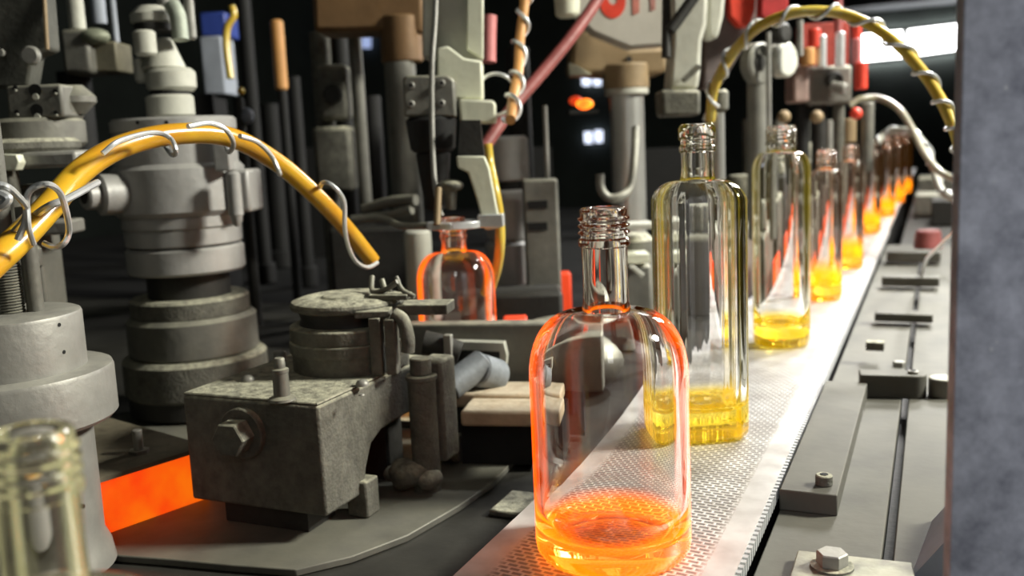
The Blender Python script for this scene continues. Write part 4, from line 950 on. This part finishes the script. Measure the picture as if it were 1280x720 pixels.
w = spline([P(*q_) for q_ in pl], 8); t = thing('hanging_grey_hose', 'pale grey hose forming the smallest and farthest arch, near the end of the belt', 'hose', w[0])
MB().tube(w, 0.0075, 12).build('tube', M_pale, t); MB().tube(coil(w, 0.009, 6), 0.0025, 6).build('wire_wrap', M_wire, t)

# pale bracket and steel post behind bottle two
t = thing('hanging_bracket', 'pale grey cranked bracket hanging above the tall square bottle', 'bracket', P(850, 145, 1.35))
m = MB(); fprism(m, [(838, -60), (888, -60), (884, 30), (878, 50), (876, 90), (873, 112), (836, 112), (840, 55)], 1.35, 0.05); m.build('web', M_pale, t, 0.006)
m = MB(); fprism(m, [(826, 112), (876, 112), (876, 144), (828, 146)], 1.34, 0.06); m.build('foot_block', M_cast, t, 0.005)
m = MB(); fprism(m, [(884, -60), (912, -60), (905, 20), (898, 48), (884, 50)], 1.38, 0.04); m.build('side_web', M_pale, t, 0.006)
m = MB(); m.tube([P(872, -10, 1.32), P(838, 38, 1.32)], 0.008, 12); m.tube([P(834, -40, 1.36), P(833, 72, 1.36)], 0.007, 12); m.build('dark_strut', M_dark, t)
m = MB(); fprism(m, [(872, 80), (878, 84), (858, 102), (854, 98)], 1.33, 0.02); m.build('gusset', M_cast, t)
v = V(898, 180, 1.3); t = thing('steel_post', 'slim bright steel post behind the neck of the square bottle', 'post', v.at(DK))
PX = v
o_ = MB(); o_.cyl(Vector((v.p.x, v.p.y, BZ+0.001)), v.at(v.z(128)), v.r(8), n=24); o_.build('shaft', M_chrome, t)
m = MB(); v.cyl(m, 112, 140, 13, bev=.004); m.build('cap', M_cast, t)
t['label'] = 'slim bright steel post behind the neck of the square bottle'
# grey hood and red lamps behind
t = thing('hanging_grey_shroud', 'dull violet-grey shroud behind the yellow arch, with red-painted faces', 'shroud', P(905, 100, 1.7))
m = MB(); fprism(m, [(900, -40), (960, -40), (958, 30), (930, 60), (900, 110), (878, 110), (880, 60)], 1.75, 0.08); m.build('shroud', metal('violet_grey_sheet', (0.16, 0.13, 0.125), None), t, 0.006)
m = MB(); fprism(m, [(908, -40), (948, -40), (944, 12), (937, 33), (925, 34), (912, 20)], 1.70, 0.03); m.build('red_face', M_redp, t, 0.004)
m = MB(); fprism(m, [(952, -40), (986, -40), (986, 14), (960, 26), (950, 20)], 1.68, 0.03); m.build('dark_red_face', metal('dark_red_paint', (0.4, 0.03, 0.03), None), t, 0.004)
t = thing('hanging_pulley', 'grey double pulley wheel under the left side of the yellow arch', 'pulley', P(965, 100, 1.6))
for x, y, rp, D_, mt in ((947, 80, 26, 1.6, M_mid), (978, 75, 22, 1.62, M_pale), (945, 79, 11, 1.59, M_dark), (976, 42, 13, 1.58, M_dark)):
    q_ = P(x, y, D_); ax_ = (AX*0.8-RX*0.6).normalized(); m = MB(); m.cyl(q_-ax_*0.012, q_+ax_*0.012, rp*D_/F, n=36, bev=.004); m.build('wheel', mt, t)
m = MB(); V(946, 140, 1.62).cyl(m, 90, 300, 12, bev=.004); m.build('stem', M_mid, t); m = MB(); V(961, 120, 1.58).cyl(m, 40, 240, 3); V(1000, 60, 1.58).cyl(m, 25, 70, 4); m.build('rod', M_light, t)
t = thing('valve_block', 'grey-pink valve block with red and white upright tubes under the yellow arch', 'valve block', V(1030, 140, 1.8).at(BZ))
m = MB(); fbox(m, 992, 80, 1012, 128, 1.78, 0.06); m.build('pink_block', metal('pinkish_grey_block', (0.34, 0.24, 0.21), None), t, 0.005)
m = MB(); fbox(m, 1011, 82, 1066, 130, 1.8, 0.08); m.build('block', M_mid, t, 0.006)
m = MB(); q_ = P(1042, 100, 1.79); m.cyl(q_+AX*.01, q_-AX*0.012, 0.015, n=24, bev=.003); m.build('port', M_dark, t)
m = MB(); m.cyl(P(1040, 108, 1.78), P(1058, 112, 1.76), 0.011, n=16, bev=.002); m.build('elbow', M_light, t)
m = MB(); fbox(m, 1003, 28, 1062, 84, 1.9, 0.05); m.build('red_backplate', metal('deep_red_panel', (0.35, 0.05, 0.035), None), t, 0.003)
for x, y0_, y1_, rp, mt in ((1027, 44, 84, 6, M_wire), (1050, 40, 84, 6, M_wire), (1071, 48, 80, 6, M_pink), (1071, 20, 50, 6, M_redp), (1076, 78, 112, 8, M_redp), (1018, 36, 60, 8, M_redp), (1010, 60, 82, 9, M_orangebar), (1048, -40, 42, 5, M_red)):
    m = MB(); V(x, (y0_+y1_)/2, 1.76).cyl(m, y0_, y1_, rp, bev=.002); m.build('upright_tube', mt, t)
m = MB(); q_ = P(1070, 142, 1.74); m.ball(q_, 0.011); m.build('red_cap', M_redp, t)
for x, y0_, y1_, rp, mt in ((1024, 128, 230, 9, M_dark), (1048, 128, 250, 7, M_cast), (1060, 148, 178, 10, M_tan), (1084, 128, 215, 8, M_mid), (1003, 130, 230, 8, M_black), (1036, 150, 235, 5, M_light)):
    m = MB(); V(x, (y0_+y1_)/2, 1.85).cyl(m, y0_, y1_, rp, bev=.002); m.build('lower_stem', mt, t)
m = MB(); q_ = P(980, 146, 1.75); m.ball(q_, 0.012); q_ = P(1021, 146, 1.75); m.ball(q_, 0.012); m.build('fitting', M_tan, t)
# dark frame behind the row of bottles, left of belt
xL = BELT_L-0.03
for i, (yy, hh, mt, lb) in enumerate(((1.75, 0.14, M_mid, 'grey machine section left of the belt, nearest behind the third bottle'), (2.15, 0.17, M_cast, 'dusty machine section left of the belt, behind the fourth bottle'), (2.6, 0.2, M_dark, 'dark machine section left of the belt beyond the fifth bottle'), (3.15, 0.22, M_mid, 'farthest grey machine section left of the belt'))):
    t = thing('machine_section', lb, 'machine section', (xL-0.15, yy, DK))
    MB().box((xL-0.075, yy, DK+hh/2), (0.11, 0.30, hh)).build('housing', mt, t, 0.008)
    MB().cyl((xL-0.075, yy-0.05, DK+hh), (xL-0.075, yy-0.05, DK+hh+0.05), 0.05, 0.04, 32, 0.005).build('cap', M_cast, t)
    MB().box((xL-0.017, yy-0.1, DK+hh*0.55), (0.006, 0.04, 0.05)).build('side_cover', M_cast, t, 0.003)
    MB().cyl((xL-0.09, yy+0.08, DK+hh), (xL-0.09, yy+0.08, 1.24), 0.016, n=24).build('riser', M_mid, t)
# hot glow strip seen behind far bottles
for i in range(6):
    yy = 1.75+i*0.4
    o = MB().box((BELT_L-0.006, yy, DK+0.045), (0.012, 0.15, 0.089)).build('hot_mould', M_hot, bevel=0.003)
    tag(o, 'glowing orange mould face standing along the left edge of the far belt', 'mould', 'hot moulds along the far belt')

# foreground bottle, bottom left
c = P(44, 600, 0.335)
fb = copy_tree(b1)
zt_ = zat(c, 512)
print('fg', c, zt_)
fgm = glass('foreground_glass', 0.03, (1, .85, .3), 0.1, (0.9, 0.92, 0.7), 2, (1, .85, .5), 2.5, rim=0.16, rim_col=(.7, .68, .3), rim_top=(0.3, 0.4))  # rim glow painted on for the bottle's pale reflections
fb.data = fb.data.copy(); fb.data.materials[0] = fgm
fb.location = (c.x, c.y, DK+0.0004)
fb.rotation_euler = (0, 0, 0)
tag(fb, 'very blurred clear bottle cut off in the bottom left corner, closest to the lens', 'glass bottle', 'newly blown glass bottles')

# ---------------------------------------------------------------- light
def area(name, loc, target, size, energy, col=(1, 1, 1), sy=None):
    l = bpy.data.lights.new(name, 'AREA'); l.energy = energy; l.color = col; l.size = size
    if sy: l.shape = 'RECTANGLE'; l.size_y = sy
    o = bpy.data.objects.new(name, l); C.objects.link(o); o.location = loc
    o.rotation_euler = (Vector(target)-Vector(loc)).to_track_quat('-Z', 'Y').to_euler(); return o
area('key_lamp', (1.75, 1.6, 2.6), (-0.3, 0.8, 0.95), 0.4, 105, (1, 0.975, 0.85))
area('belt_lamp', (0.25, 3.6, 2.4), (0.0, 1.3, 0.95), 0.5, 45, (1, 0.98, 0.94))
area('front_lamp', (0.3, -0.6, 1.9), (-0.3, 0.8, 1.05), 0.2, 1.1, (0.98, 0.98, 0.94), 0.5)
s2 = bpy.data.lights.new('slab_fill_spot', 'SPOT'); s2.energy = 26; s2.spot_size = math.radians(38); s2.spot_blend = 0.6; s2.shadow_soft_size = 0.06; s2.color = (0.93, 0.96, 1.0)  # added spot without a fixture, brightens just the slab
so = bpy.data.objects.new('slab_fill_spot', s2); C.objects.link(so); so.location = (0.25, -0.75, 1.7)
so.rotation_euler = (Vector((0.36, 0.42, 1.12))-so.location).to_track_quat('-Z', 'Y').to_euler()
sp = bpy.data.lights.new('spot_over_belt', 'SPOT'); sp.energy = 190; sp.spot_size = math.radians(34); sp.spot_blend = 0.8; sp.shadow_soft_size = 0.12
so = bpy.data.objects.new('spot_over_belt', sp); C.objects.link(so); so.location = (0.5, 2.3, 2.6)
so.rotation_euler = (Vector((-0.12, 1.45, 0.95))-so.location).to_track_quat('-Z', 'Y').to_euler()
W = bpy.data.worlds.new('world'); S.world = W; W.use_nodes = True
W.node_tree.nodes['Background'].inputs[0].default_value = (0.6, 0.65, 0.75, 1); W.node_tree.nodes['Background'].inputs[1].default_value = 0.03
S.view_settings.view_transform = 'Standard'; S.view_settings.look = 'None'; S.view_settings.gamma = 1; S.view_settings.exposure = 0.35
S.view_settings.use_curve_mapping = False
S.cycles.use_denoising = True
S.cycles.max_bounces = 16; S.cycles.transmission_bounces = 14; S.cycles.volume_bounces = 2; S.cycles.transparent_max_bounces = 16
S.cycles.sample_clamp_indirect = 6; S.cycles.caustics_refractive = True; S.cycles.caustics_reflective = False
for o in C.objects:
    if '_w' in o: del o['_w']
